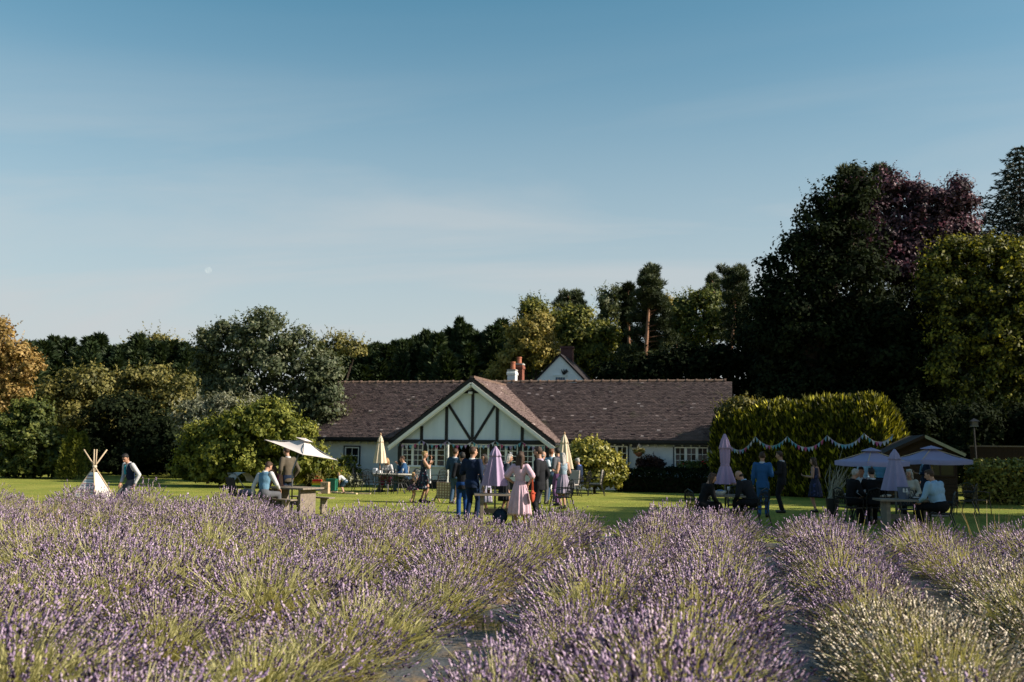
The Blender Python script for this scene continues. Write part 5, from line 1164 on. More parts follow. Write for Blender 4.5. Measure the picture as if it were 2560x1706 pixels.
for i in range(4):
    a, b = corn[i], corn[(i + 1) % 4]; a1, b1 = a.lerp(knot, .88), b.lerp(knot, .88)
    vs_ = [];
    for j in range(6):
        f = j / 5; l, r = a.lerp(a1, f), b.lerp(b1, f); m_ = (l + r) / 2; m_ = m_.lerp(Vector((0, 0, m_.z)), .09 * (1 - f)); vs_ += [l, l.lerp(m_, .5), m_, m_.lerp(r, .5), r]
    MB().add(vs_, [(j * 5 + k, j * 5 + k + 1, (j + 1) * 5 + k + 1, (j + 1) * 5 + k) for j in range(5) for k in range(4)]).build('cloth_panel', STR if i % 2 else mat('tent_cream', (.66, .63, .57), .9), t, smooth=True)
for c in corn:
    MB().tube([c * 1.02, knot + Vector((c.y, -c.x, 0)) * .03, knot - c * .36 + Vector((0, 0, hz * .36))], .018, 8).build('tent_pole', PALEW, t, smooth=True)
MB().lathe([(.05, -.03), (.062, 0), (.05, .03)], 12, (0, 0, hz)).build('rope_binding', CREAM, t)

# bunting
FLC = [mat('flag_' + n, c, .85, .06) for n, c in (('pink', (.52, .10, .22)), ('blue', (.22, .40, .55)), ('lilac', (.42, .30, .50)), ('white', (.62, .62, .64)), ('teal', (.12, .38, .45)))]
def bunting(label, anchors, Y, sag, per, size, seed, yoff=None, pal=(0, 1, 2, 3, 4)):
    rg = random.Random(seed); pts3 = [AY(px, py, Y if not yoff else Y + yoff(px)) for px, py in anchors]; o0 = pts3[0].copy()
    t = thing('bunting', label, 'bunting', o0); line = []
    k = seed
    for a, b in zip(pts3, pts3[1:]):
        L = (b - a).length
        cur = [a.lerp(b, i / 12) - Vector((0, 0, sag * L * 4 * (i / 12) * (1 - i / 12))) - o0 for i in range(13)]; line += cur if not line else cur[1:]
        n = max(2, int(round(L * per)))
        for i in range(n):
            f = (i + .5) / n; p0 = a.lerp(b, f) - Vector((0, 0, sag * L * 4 * f * (1 - f))) - o0
            sl_ = (b - a) / L - Vector((0, 0, sag * 4 * (1 - 2 * f))); sl_.normalize(); tw = Vector((0, rg.uniform(-.04, .04), 0)); w = size * .5
            mb = MB().add([p0 - sl_ * w, p0 + sl_ * w, p0 + Vector((rg.uniform(-.02, .02), rg.uniform(-.05, .03), -size * 1.15)), p0 - sl_ * w + Vector((0, .004, 0)), p0 + sl_ * w + Vector((0, .004, 0)), p0 + Vector((0, .004, -size * 1.13)) + tw], [(0, 2, 1), (3, 4, 5), (0, 1, 4, 3)])
            mb.build('flag', FLC[pal[k % len(pal)] if rg.random() < .8 else rg.randrange(5)], t); k += 1
    MB().tube(line, .006, 5).build('cord', mat('bunting_cord', (.5, .45, .55), .9), t)
    return t
bunting('pink and blue bunting strung along the cottage gable beam', [(990, 1104), (1054, 1101), (1118, 1103), (1180, 1104), (1238, 1103), (1305, 1105), (1374, 1108)], GY - .16, .17, 5.0, .15, 1)
bunting('long bunting looped across the front of the conifer hedge', [(1826, 1116), (1888, 1091), (1968, 1091), (2068, 1088), (2160, 1083), (2233, 1087)], 38.3, .28, 7.5, .15, 2, yoff=lambda px: (2233 - px) * .0071, pal=(1, 3, 2, 1, 3, 4, 1, 0))

# giant four-in-a-row, lawn blocks, bags
g = ground_at(1118, 32.4); t = thing('four_in_a_row', 'wooden giant four-in-a-row game standing on the lawn', 'game', g, radians(-12)); w_, h0, h1 = .72, .13, .66
MB().box(-w_ / 2, w_ / 2, -.025, .025, h0, h1).build('board', mat('game_wood', (.36, .25, .14), .7, .15), t, bevel=.01)
dm = MB()
for c in range(7):
    for r_ in range(6): dm.lathe([(.034, 0), (.034, .012)], 12, (0, 0, 0)); n_ = 24; 
dm = MB()
for c in range(7):
    for r_ in range(6):
        x, z = -w_ / 2 + .06 + c * .1, h0 + .055 + r_ * .085; vs_ = [(x + cos(k * pi / 6) * .032, -.032, z + sin(k * pi / 6) * .032) for k in range(12)]; dm.add(vs_, [tuple(range(12))]); vs_ = [(x + cos(k * pi / 6) * .032, .032, z + sin(k * pi / 6) * .032) for k in range(12)]; dm.add(vs_, [tuple(range(11, -1, -1))])
tag(dm.build('counters', mat('counter_cream', (.68, .58, .36), .5, .5, 9), t), kind='stuff')
for sx in (-1, 1):
    for sy in (-1, 1): MB().bar((sx * w_ * .5, 0, h0 + .1), (sx * w_ * .5, sy * .22, 0), .04, .04).build('leg', MATS['game_wood'], t)
blk = MB().box(-.22, .22, -.06, .06, 0, .05).mesh('wooden_block')
for i, (px, py, a) in enumerate([(770, 1229, .2), (800, 1231, 1.9), (829, 1229, .1), (845, 1231, -.3), (868, 1231, .15), (880, 1233, -.2), (912, 1233, .1)]):
    p = G(px, py + 3); tag(put('wooden_block', blk, PALEW, loc=p, rotz=a), 'flat pale wooden game block lying on the lawn by the toddler', 'block', 'game blocks on the lawn')
g = ground_at(796, 40.2); t = thing('rainbow_bag', 'rainbow striped fabric bag on the lawn beside the flower bed', 'bag', (g.x, g.y, 0), radians(10))
for i, c in enumerate([(.03, .12, .4), (.02, .32, .12), (.75, .6, .03), (.8, .25, .02), (.65, .02, .02)]):
    MB().box(-.2 + .008 * i, .2 - .008 * i, -.13, .13, .05 + i * .075, .125 + i * .075 - .001).build('stripe_band', mat('rainbow_%d' % i, c, .8, .08), t, bevel=.01)
MB().box(-.205, .205, -.135, .135, 0, .049).build('base', MATS['rainbow_0'], t); MB().tube([(-.1, 0, .42), (-.06, 0, .56), (.06, 0, .56), (.1, 0, .42)], .012, 6).build('handle', MATS['rainbow_4'], t)
g = ground_at(817, 37.6); t = thing('paper_bag', 'brown paper carrier bag next to the rainbow bag', 'bag', (g.x, g.y, 0), radians(-8)); MB().box(-.17, .17, -.09, .09, 0, .43).build('body', mat('kraft', (.55, .38, .25), .85), t, bevel=.01); MB().tube([(-.06, -.095, .4), (-.05, -.1, .3), (.05, -.1, .3), (.06, -.095, .4)], .008, 5).build('handle', IRON, t); MB().bar((-.16, -.096, .12), (.16, -.096, .2), .006, .015).build('tape', IRON, t)
g = ground_at(833, 39.6); t = thing('green_crate', 'green plastic crate behind the paper bag', 'crate', (g.x, g.y, 0)); MB().box(-.2, .2, -.14, .14, 0, .44).build('body', mat('green_plastic', (.02, .16, .10), .5), t, bevel=.02); MB().box(-.22, .22, -.16, .16, .44, .48).build('rim', MATS['green_plastic'], t)

# pushchair by the left table
g = ground_at(612, 27.0); t = thing('pushchair', 'grey and cream pushchair parked in the shade of the big green shrub', 'pushchair', g, radians(-35))
hd = MB(); 
for j in range(5):
    a0 = radians(20 + j * 32); 
vs_ = []
for j in range(7):
    a0 = radians(10 + j * 25)
    for k in range(5): vs_.append((-.24 + k * .12, -.08 + .30 * cos(a0), .78 + .30 * sin(a0)))
hd.add(vs_, [(j * 5 + k, j * 5 + k + 1, (j + 1) * 5 + k + 1, (j + 1) * 5 + k) for j in range(6) for k in range(4)]).build('hood', mat('pram_cream', (.50, .46, .40), .9), t, smooth=True)
MB().box(-.22, .22, -.25, .3, .44, .5).build('seat', mat('pram_dark', (.03, .03, .035), .9), t, bevel=.02); MB().prism([(-.22, -.3, .5), (.22, -.3, .5), (.22, -.42, .95), (-.22, -.42, .95)], (0, .04, 0)).build('seat_back', MATS['pram_dark'], t)
MB().ell((0, .12, .54), (.2, .26, .1), 12, 8).build('blanket', mat('pram_grey', (.30, .28, .36), .9), t, smooth=True)
MB().tube([(-.22, -.35, 1.05), (.22, -.35, 1.05)], .016, 8).build('handlebar', IRON, t)
for sx in (-1, 1):
    MB().tube([(sx * .23, -.35, 1.05), (sx * .24, .05, .5), (sx * .25, .42, .12)], .014, 6).build('frame_tube', STEEL, t); MB().tube([(sx * .24, .3, .45), (sx * .25, -.38, .12)], .014, 6).build('frame_tube', STEEL, t)
    for yy in (.42, -.38):
        wh = MB().tube([(sx * .25 - .02, yy, .12), (sx * .25 + .02, yy, .12)], .12, 18).build('wheel', IRON, t); MB().tube([(sx * .25 - .026, yy, .12), (sx * .25 + .026, yy, .12)], .05, 12).build('hub', STEEL, wh)

# hanging basket on the cottage front
p = AY(1597, 1131, 42.55); t = thing('hanging_basket', 'terracotta coloured hanging basket of trailing plants on the cottage front', 'basket', p)
MB().lathe([(.02, -.2), (.12, -.15), (.19, -.04), (.2, .0)], 16).build('bowl', mat('coir', (.30, .13, .07), .95, .3, 14, bump=.5), t, smooth=True)
for a in (0, 2.1, 4.2): MB().tube([(cos(a) * .19, sin(a) * .19, 0), (0, 0, .34)], .006, 4).build('chain', mat('chain', (.6, .6, .6), .5), t)
MB().tube([(0, 0, .34), (0, .35, .42), (0, .52, .30)], .014, 6).build('bracket', IRON, t)
put('foliage', crown_mesh('foliage', [(0, 0, .03, .22, .2, .1), (.14, -.05, -.03, .1, .1, .1)], .07, 24, 30, .09, 5), L_OLIVE, t)

# bundle of pale bare branches in a pot
p = ground_at(2078, 28.0); t = thing('branch_bundle', 'bundle of pale bare branches leaning from a dark pot', 'branches', p); rgb = random.Random(4); mb = MB()
for i in range(46):
    a = Vector((rgb.uniform(-.10, .06), rgb.uniform(-.1, .1), rgb.uniform(.45, .75))); L_ = rgb.uniform(.35, 1.0) * (1.0 if i > 8 else 1.35); d = Vector((rgb.gauss(.42, .22), rgb.gauss(0, .2), 1)).normalized()
    m_ = a + d * L_ * .5 + Vector((rgb.gauss(0, .04), rgb.gauss(0, .04), 0)); mb.tube([a - d * .12, m_, a + d * L_ + Vector((rgb.gauss(0, .07), 0, 0))], [.011, .008, .003], 4)
mb.build('branches', mat('pale_bark', (.52, .50, .40), .9, .2), t); MB().lathe([(.13, 0), (.17, .3), (.19, .5), (.17, .5), (.14, .3)], 16).build('pot', IRON, t)

# wooden shed
SY = 36.3; sl0, sr0 = AY(2222, 1200, SY).x, AY(2394, 1200, SY).x; sx0 = AY(2308, 1100, SY).x; ez, az_ = 1.78, AY(2308, 1091, SY - .3).z
t = thing('garden_shed', 'dark brown boarded garden shed with a pale roof edge', 'shed', (sx0, SY, 0)); BRN = mat('shed_boards', (.034, .020, .014), .85, .35, 6, bump=.4, stretch=(.3, 2, 2))
nb = 15; bh_ = (ez + .02) / nb
for i in range(nb): MB().box(sl0 - sx0, sr0 - sx0, -.012 - (i % 2) * .003, .03, i * bh_ + .002, (i + 1) * bh_ - .006).build('board', BRN, t)
MB().prism([(sl0 - sx0, 0, ez), (sr0 - sx0, 0, ez), (0, 0, az_ - .05)], (0, .06, 0)).build('gable_board', BRN, t)
for xx in (sl0 - sx0, sr0 - sx0 - .06): MB().box(xx, xx + .06, .04, 3.0, 0, ez).build('side_wall', BRN, t)
for sg, xe in ((-1, sl0 - sx0 - .18), (1, sr0 - sx0 + .22)):
    ze = ez - .08; MB().add([(0, -.3, az_), (xe, -.3, ze), (xe, 3.2, ze), (0, 3.2, az_), (0, -.3, az_ + .05), (xe, -.3, ze + .05), (xe, 3.2, ze + .05), (0, 3.2, az_ + .05)], [(0, 1, 2, 3), (7, 6, 5, 4), (0, 4, 5, 1), (1, 5, 6, 2), (2, 6, 7, 3)]).build('roof_felt', mat('roof_felt', (.035, .035, .04), .95, bump=.3), t)
    MB().bar((0, -.32, az_), (xe, -.32, ze), .03, .10).build('barge_board', mat('pale_barge', (.36, .36, .26), .7) if sg > 0 else BRN, t)
wx = AY(2350, 1164, SY).x - sx0
w_ = MB().box(wx - .42, wx + .42, -.02, .0, 1.02, 1.5).build('window', GLASS, t); w_.location.y = -.012
for x0_, x1_, z0_, z1_ in ((-.46, .46, 1.5, 1.55), (-.46, .46, .97, 1.02), (-.46, -.42, 1.02, 1.5), (.42, .46, 1.02, 1.5), (-.02, .02, 1.02, 1.5)): MB().box(wx + x0_, wx + x1_, -.05, -.02, z0_, z1_).build('frame', BRN, w_)
# lantern post and dark boundary fence on the garden side
p = AY(2438, 1125, 41.0); t = thing('lantern_post', 'black lantern with pitched top on a thin post above the fence', 'lamp post', (p.x, 41.0, 0)); zl = AY(2438, 1059, 41.0).z
MB().tube([(0, 0, 0), (.02, 0, 1.5), (-.02, 0, zl - .12)], [.05, .04, .03], 8).build('post', IRON, t)
MB().box(-.13, .13, -.13, .13, zl - .12, zl - .09).build('lantern_base', STEEL, t); MB().box(-.11, .11, -.11, .11, zl - .088, zl + .07).build('lantern_glass', mat('lantern_glass', (.18, .16, .14), .15), t)
for sx in (-1, 1):
    for sy in (-1, 1): MB().box(sx * .12 - .012, sx * .12 + .012, sy * .12 - .012, sy * .12 + .012, zl - .089, zl + .075).build('lantern_bar', IRON, t)
MB().add([(-.18, -.18, zl + .076), (.18, -.18, zl + .076), (.18, .18, zl + .076), (-.18, .18, zl + .076), (0, 0, zl + .2)], [(3, 2, 1, 0), (0, 1, 4), (1, 2, 4), (2, 3, 4), (3, 0, 4)]).build('lantern_roof', IRON, t)
f0, f1 = AY(2425, 1120, 41.4), AY(2680, 1126, 41.4); t = thing('board_fence', 'dark board fence with a pale capping rail behind the beech hedge', 'fence', (f0.x, 41.4, 0)); L_ = f1.x - f0.x; fz = 2.0; n_ = int(L_ / .15); bm_ = MB().box(.003, .147, -.01, .012, .03, fz).mesh('board')
for i in range(n_): put('board', bm_, BRN, t, loc=(i * .15, (i % 2) * .006, 0))
MB().bar((0, 0, fz + .03), (L_, 0, fz + .03), .1, .05).build('capping_rail', WOOD, t)
def ymax_bed(x): return float(np.interp(x, BX, BYY))
# moon, a small bright ball far away seen through the blue air
def moonmat():
    m, tt, o = _nodes('moon'); d_ = _n(tt, 'ShaderNodeBsdfDiffuse'); d_.inputs['Color'].default_value = (.028, .028, .026, 1); tr = _n(tt, 'ShaderNodeBsdfTransparent'); ad = _n(tt, 'ShaderNodeAddShader'); tt.links.new(d_.outputs[0], ad.inputs[0]); tt.links.new(tr.outputs[0], ad.inputs[1]); tt.links.new(ad.outputs[0], o.inputs['Surface']); return m
rm = ray(521, 676); pm_ = _C + rm * 6000
mo = MB().ell((0, 0, 0), 20, 24, 16).build('moon', moonmat(), loc=pm_); mo.data.polygons.foreach_set('use_smooth', [True] * len(mo.data.polygons)); tag(mo, 'pale half moon in the daytime sky', 'moon')

rg = np.random.default_rng(99); n = 52000; P = np.stack([rg.uniform(-24, 9, n), 20 + 16 * rg.random(n) ** 1.4, np.zeros(n)], 1)
ok = np.array([y > ymax_bed(x) for x, y in P[:, :2]]); P = P[ok]; n = len(P); hgt_ = .025 + .035 * rg.random(n)
D = unit(np.stack([rg.normal(0, .35, n), rg.normal(0, .35, n), np.ones(n)], 1)); V, Fq = leafquads(P + D * hgt_[:, None] * .5, unit(np.cross(D, rdir(n, rg))), D, hgt_, .10)
tag(put('lawn_blades', npmesh('lawn_blades', V, Fq, np.clip(rg.normal(.5, .25, n), 0, 1)), leafmat('grass_blade', [(0.13, 0.17, 0.03), (0.30, 0.33, 0.06), (0.46, 0.43, 0.13)], .3)), 'short mown grass of the sunlit lawn', 'grass', kind='stuff')
# ------------------------------------------------------------------ people
def fabric(name, c, var=.16, bump=.8): return mat('cloth_' + name, c, .88, var, 7, bump=bump, bscale=9, spec=.15, stretch=(1, 1, .55))
def floral(name, base, spots, scale=22, th=.42):
    if name in MATS: return MATS[name]
    base = alb(name, base); spots = [alb(name, c) for c in spots]
    m, t, o = _nodes(name); p = _n(t, 'ShaderNodeBsdfPrincipled'); p.inputs['Roughness'].default_value = .88
    tcn = _n(t, 'ShaderNodeTexCoord'); v = _n(t, 'ShaderNodeTexVoronoi'); v.inputs['Scale'].default_value = scale; t.links.new(tcn.outputs['Object'], v.inputs['Vector'])
    r = _n(t, 'ShaderNodeValToRGB'); r.color_ramp.interpolation = 'CONSTANT'; e = r.color_ramp.elements
    while len(e) < len(spots): e.new(.5)
    for i, c in enumerate(spots): e[i].position = i / len(spots); e[i].color = rgba(c)
    t.links.new(v.outputs['Color'], r.inputs[0])
    lt = _n(t, 'ShaderNodeMath', operation='LESS_THAN'); lt.inputs[1].default_value = th; t.links.new(v.outputs['Distance'], lt.inputs[0])
    mx = _n(t, 'ShaderNodeMix', data_type='RGBA'); t.links.new(lt.outputs[0], mx.inputs['Factor']); mx.inputs[6].default_value = rgba(base); t.links.new(r.outputs[0], mx.inputs[7])
    t.links.new(mx.outputs[2], p.inputs['Base Color']); t.links.new(p.outputs[0], o.inputs['Surface']); MATS[name] = m; return m
SKIN = mat('skin', (.50, .28, .19), .6, .10, 9, spec=.3); SKIN2 = mat('skin_tanned', (.40, .20, .125), .6, .1, 9, spec=.3)
def hairmat(n, c): return mat('hair_' + n, c, .6, .35, 14, bump=.6, bscale=40, stretch=(3, 3, .6))
HBR, HDK, HBL, HGR, HGI = hairmat('brown', (.055, .028, .016)), hairmat('dark', (.014, .010, .009)), hairmat('blonde', (.42, .28, .12)), hairmat('grey', (.42, .40, .38)), hairmat('ginger', (.16, .06, .025))
NAV, BLU, DRK, OLV = fabric('navy', (.012, .022, .052)), fabric('blue', (.028, .085, .20)), fabric('charcoal', (.014, .015, .019)), fabric('olive', (.10, .083, .062))
WHT, PBL, DNM, JEA = fabric('white', (.56, .56, .58)), fabric('pale_blue', (.30, .46, .64)), fabric('denim', (.20, .32, .42)), fabric('jeans', (.05, .095, .165))
GRY, PNK, LVD, PLM = fabric('grey', (.10, .105, .12)), fabric('blush', (.66, .45, .54)), fabric('mauve', (.30, .26, .34)), fabric('magenta', (.30, .03, .11))
BLK, TEAL, SKY, RDR = fabric('black', (.008, .008, .010)), fabric('teal', (.02, .28, .36)), fabric('mid_blue', (.13, .26, .38)), fabric('red_leather', (.42, .07, .035))
LEATH = mat('shoe_leather', (.012, .010, .010), .4, .2)
F_NAVY = floral('floral_navy', (.012, .018, .04), [(.30, .05, .09), (.10, .24, .32), (.5, .45, .5), (.06, .10, .28)], 13, .33)
F_PINK = floral('floral_pink', (.05, .03, .035), [(.5, .22, .28), (.55, .48, .46), (.25, .05, .09)], 15, .42)
F_BLUE = floral('floral_blue', (.26, .36, .44), [(.10, .17, .27), (.5, .54, .58), (.16, .24, .36)], 30, .4)
F_PALE = floral('floral_pale', (.34, .32, .44), [(.14, .13, .30), (.55, .5, .55), (.24, .12, .2)], 22, .4)
F_WHT = floral('floral_white', (.45, .5, .56), [(.08, .1, .2), (.3, .1, .12), (.6, .6, .6)], 24, .4)
F_DARK = floral('floral_dark', (.014, .02, .06), [(.03, .05, .2), (.02, .03, .06), (.08, .09, .2)], 16, .4)
TSC = bpy.data.scenes.new('workbench')
def remesh(mb, vox, it=4):
    """Fuses overlapping closed shapes into one continuous surface."""
    me = mb.mesh('tmp'); ob = bpy.data.objects.new('tmp', me); TSC.collection.objects.link(ob)
    r = ob.modifiers.new('r', 'REMESH'); r.mode = 'VOXEL'; r.voxel_size = vox; r.use_smooth_shade = True
    s_ = ob.modifiers.new('s', 'SMOOTH'); s_.factor = .5; s_.iterations = it
    TSC.view_layers[0].update(); dg = TSC.view_layers[0].depsgraph; out = bpy.data.meshes.new_from_object(ob.evaluated_get(dg))
    bpy.data.objects.remove(ob); bpy.data.meshes.remove(me); return out
def cap(mb, p0, r0, p1, r1, n=10):
    p0, p1 = Vector(p0), Vector(p1); d = (p1 - p0).normalized()
    mb.tube([p0 - d * r0 * .92, p0 - d * r0 * .55, p0, p1, p1 + d * r1 * .55, p1 + d * r1 * .92], [r0 * .36, r0 * .84, r0, r1, r1 * .84, r1 * .36], n)
ARM = {'down': ((.035, -.01, -.17), (.045, .03, -.315)), 'front': ((.04, -.02, -.165), (.0, .135, -.15)), 'hip': ((.095, -.03, -.14), (.02, .05, -.215)), 'pocket': ((.065, -.045, -.165), (.035, .035, -.28)),
       'face': ((.03, .09, -.135), (-.055, .14, .02)), 'hug': ((.03, .085, -.14), (-.15, .13, -.06)), 'table': ((.05, .08, -.145), (-.01, .215, -.175)), 'reach': ((.03, .10, -.135), (.0, .22, -.20)), 'back': ((.05, -.07, -.16), (-.05, -.075, -.27)), 'prop': ((.06, -.03, -.165), (.10, .02, -.31)), 'lap': ((.05, .02, -.165), (-.03, .13, -.24)), 'phone': ((.03, .07, -.15), (-.04, .17, -.06))}
def person(label, px, D, face, H=1.75, sit=None, lean=0, head=(0, 0), arms=('down', 'down'), top=('shirt', WHT), under=None, bottom=('trousers', GRY), hair=('short', HBR), shoes=None, wide=1.0, fem=False, skin=None, drop=0.0, stride=.03, dy=0.0, group=None, beard=None, glasses=False, sleeve=None, cat='person', side=0.0, feet=True):
    g = ground_at(px, D); skin = skin or SKIN; t = thing('person', label, cat, g, -radians(face), group)
    la = radians(lean); sp = Vector((sin(radians(side)), sin(la), cos(la))).normalized(); r = Vector((1, 0, 0)); r = (r - sp * r.dot(sp)).normalized(); f = sp.cross(r).normalized()
    f = -f if f.y < 0 else f
    M = Matrix((r, f, sp)).transposed()
    hz = (.525 * H - drop) if sit is None else sit + .075 * H
    P = Vector((0, -.10 * H * sin(la) * (1 if sit is None else .2), hz)); at = lambda x, y, z: P + M @ Vector((x * H, y * H, z * H))
    shw = (.105 if not fem else .090) * (1 + (wide - 1) * .5)
    hipx = .048 * (1 + (wide - 1) * .6)
    # legs
    legs = []
    for sx in (-1, 1):
        hip = P + Vector((sx * hipx * H, 0, -.01 * H))
        if sit is None: ank = Vector((sx * .055 * H, -.10 * H * sin(la) * .2 + sx * stride * H, .045 * H))
        else: ank = Vector((sx * .075 * H, .24 * H + sx * .02, .05 * H))
        if sit is not None and sit > .3: kn = hip + Vector((sx * .03 * H, .235 * H, .0)); kn.z = max(kn.z, .26 * H)
        else:
            d_ = (ank - hip); L = .246 * H; hd_ = min(d_.length / 2, L * .999); kn = (hip + ank) / 2 + Vector((sx * .012, 1, .15)).normalized() * sqrt(max(0, L * L - hd_ * hd_))
        legs.append((hip, kn, ank, sx))
    sh = []
    for sx, nm in ((-1, arms[0]), (1, arms[1])):
        s0 = at(sx * shw, 0, .278); e_, w_ = ARM[nm]; fr = lambda q: s0 + M @ Vector((sx * q[0] * H, q[1] * H, q[2] * H)); sh.append((s0, fr(e_), fr(w_), sx))
    nb = at(0, .0, .315); hy, hp = radians(head[0]), radians(head[1])
    HM = Matrix.Rotation(-hy, 3, 'Z') @ Matrix.Rotation(-hp - la * .25, 3, 'X'); hc = nb + M @ Vector((0, .012 * H, .02 * H)) + HM @ Vector((0, .012 * H, .072 * H))
    w = wide; cx, cyy = (.092, .060) if not fem else (.078, .056)
    def torso(mb, o=0.0, low=True, hem=0.0, sl=True):
        o = o / H
        mb.ell(at(0, 0, .20), ((cx * w + o) * H, (cyy * w + o) * H, (.095 + o) * H), 14, 10, M); mb.ell(at(0, -.004, .265), ((shw * .92 + o) * H, (.047 * w + o) * H, (.042 + o) * H), 14, 8, M)
        mb.ell(at(0, .006 * (w - 1) * 8, .11), (((.070 if not fem else .062) * w + o) * H, (.055 * w * (1 + (w - 1) * .6) + o) * H, (.10 + o) * H), 14, 10, M)
        if fem:
            for sx in (-1, 1): mb.ell(at(sx * .034, .045, .195), (.032 * H + o * H, .030 * H + o * H, .033 * H + o * H), 8, 6, M)
        if low: mb.ell(P, (((.084 if not fem else .090) * w + o) * H, (.066 * w + o) * H, (.075 + o) * H), 14, 10, M)
        if hem:
            k = MB().lathe([(1, .14), (1.0, .05), (1.04, -.02), (1.07, -hem * .72)], 20, sx=1, sy=1)
            rx, ry = (.074 * (.45 + .55 * w) + o) * H, (.056 * w + o) * H
            mb.add([P + M @ Vector((v[0] * rx, v[1] * ry, v[2] * H)) for v in k.v], k.f)
    def arm(mb, a, o=0.0, frac=1.0, puff=0.0):
        s0, e0, w0, sx = a
        cap(mb, s0, .034 * H * (.5 + .5 * w) + o + puff, e0, .026 * H + o + puff * .6)
        if frac > 0.5: cap(mb, e0, .026 * H + o, e0.lerp(w0, min(1, (frac - .5) * 2)), .0185 * H + o * .8)
    def leg(mb, l, o=0.0, frac=1.0, bw=0.0):
        cap(mb, l[0], .050 * H * (.4 + .6 * w) + o, l[1], .034 * H + o); e = l[1].lerp(l[2], frac); cap(mb, l[1], .034 * H + o, e, .024 * H + o + bw)
    # body: one continuous skin surface, then hands, nose and ears on the same mesh
    b = MB(); torso(b)
    for l in legs: leg(b, l); 
    for a in sh: arm(b, a)
    cap(b, at(0, -.004, .285), .036 * H, hc - HM @ Vector((0, .008 * H, .045 * H)), .031 * H); b.ell(hc, (.044 * H, .055 * H, .066 * H), 14, 12, HM); b.ell(hc + HM @ Vector((0, .016 * H, -.034 * H)), (.033 * H, .038 * H, .035 * H), 12, 8, HM)
    for l in legs: cap(b, l[2] - Vector((0, .025 * H, .014 * H)), .024 * H, l[2] + Vector((l[3] * .012 * H, .085 * H, -.024 * H)), .02 * H)
    bm_ = remesh(b, .0245 if H > 1.2 else .015, 3)
    mb = MB(); mb.v = [tuple(v.co) for v in bm_.vertices]; mb.f = [tuple(p_.vertices) for p_ in bm_.polygons]; bpy.data.meshes.remove(bm_)
    for s0, e0, w0, sx in sh:
        d = (w0 - e0).normalized(); s_ = d.cross(Vector((0, 0, 1)) if abs(d.z) < .8 else Vector((0, 1, 0))).normalized() * (1 if sx > 0 else -1); n_ = d.cross(s_); hm = Matrix((s_, n_, d)).transposed(); pc = w0 + d * .045 * H
        mb.ell(pc, (.022 * H, .011 * H, .030 * H), 10, 8, hm)
        for k, (o_, ln) in enumerate(((-.016, .036), (-.0055, .043), (.005, .041), (.0145, .031))):
            a0 = pc + s_ * o_ * H + d * .022 * H; c_ = n_ * (.012 + .004 * k) * H; mb.tube([a0, a0 + d * ln * .45 * H + c_ * .3, a0 + d * ln * .8 * H + c_, a0 + d * ln * .95 * H + c_ * 1.9], [.0052 * H, .005 * H, .0045 * H, .003 * H], 5)
        mb.tube([pc - s_ * .014 * H - d * .012 * H, pc - s_ * .030 * H + d * .008 * H + n_ * .006 * H, pc - s_ * .030 * H + d * .026 * H + n_ * .012 * H], [.0062 * H, .0055 * H, .004 * H], 5)
    hd = lambda x, y, z: hc + HM @ Vector((x * H, y * H, z * H))
    mb.tube([hd(0, .050, .004), hd(0, .062, -.012), hd(0, .058, -.018), hd(0, .048, -.020)], [.004 * H, .0075 * H, .0085 * H, .006 * H], 6)
    for sx in (-1, 1): mb.ell(hd(sx * .044, -.004, -.008), (.006 * H, .011 * H, .017 * H), 8, 6, HM)
    body = mb.build('body', skin, t, smooth=True)
    e = MB(); 
    for sx in (-1, 1): e.ell(hd(sx * .017, .0475, .002), (.0068 * H, .004 * H, .0042 * H), 8, 6, HM); e.tube([hd(sx * .009, .051, .013), hd(sx * .018, .051, .0155), hd(sx * .027, .045, .012)], .0022 * H, 4)
    e.build('eyes', mat('eye_dark', (.02, .014, .012), .3), t); MB().tube([hd(-.014, .0475, -.034), hd(0, .0515, -.036), hd(.014, .0475, -.034)], [.002 * H, .0038 * H, .002 * H], 5).build('mouth', mat('lips', (.30, .09, .08), .6), t)
    if glasses:
        gl = MB()
        for sx in (-1, 1): gl.ell(hd(sx * .018, .056, .001), (.015 * H, .004 * H, .011 * H), 10, 6, HM); gl.tube([hd(sx * .033, .052, .004), hd(sx * .045, .0, .004)], .0018 * H, 4)
        gl.build('sunglasses', mat('dark_lens', (.006, .006, .007), .15, spec=.6), t)
    # hair
    hs, hm_ = hair
    if hs:
        h = MB()
        if hs != 'bald':
            h.ell(hd(0, -.012, .012), (.0465 * H, .052 * H, .060 * H), 14, 10, HM); h.ell(hd(0, .018, .048), (.034 * H, .032 * H, .020 * H), 12, 8, HM)
            rr_ = random.Random(px)
            for k in range(10): h.ell(hd(rr_.uniform(-.028, .028), rr_.uniform(-.045, .03), .053 + rr_.uniform(-.012, .010)), (.013 * H, .016 * H, .011 * H), 8, 6, HM)
        if hs == 'bald': h.ell(hd(0, -.026, -.018), (.0465 * H, .034 * H, .022 * H), 12, 8, HM)
        if hs in ('long', 'bob'):
            dn = -.085 if hs == 'bob' else -.15
            for sx in (-1, 0, 1): cap(h, hd(sx * .030, -.030, .0), .026 * H, hc + HM @ Vector((sx * .034 * H, -.040 * H, 0)) + Vector((0, -.015 * H, dn * H)), .022 * H)
            for sx in (-1, 1): cap(h, hd(sx * .040, -.004, .01), .016 * H, hd(sx * .043, .0, -.06 if hs == 'bob' else -.09), .013 * H)
        if hs == 'up': h.ell(hd(0, -.055, .035), (.028 * H, .026 * H, .026 * H), 10, 8, HM)
        hme = remesh(h, .0125, 2); hme.materials.append(hm_); put('hair', hme, None, t)
        if hs == 'hat': pass
    if beard:
        bd = MB(); bd.ell(hd(0, .026, -.045), (.034 * H, .033 * H, .026 * H), 12, 8, HM); put('beard', remesh(bd, .0125, 2), beard, t)
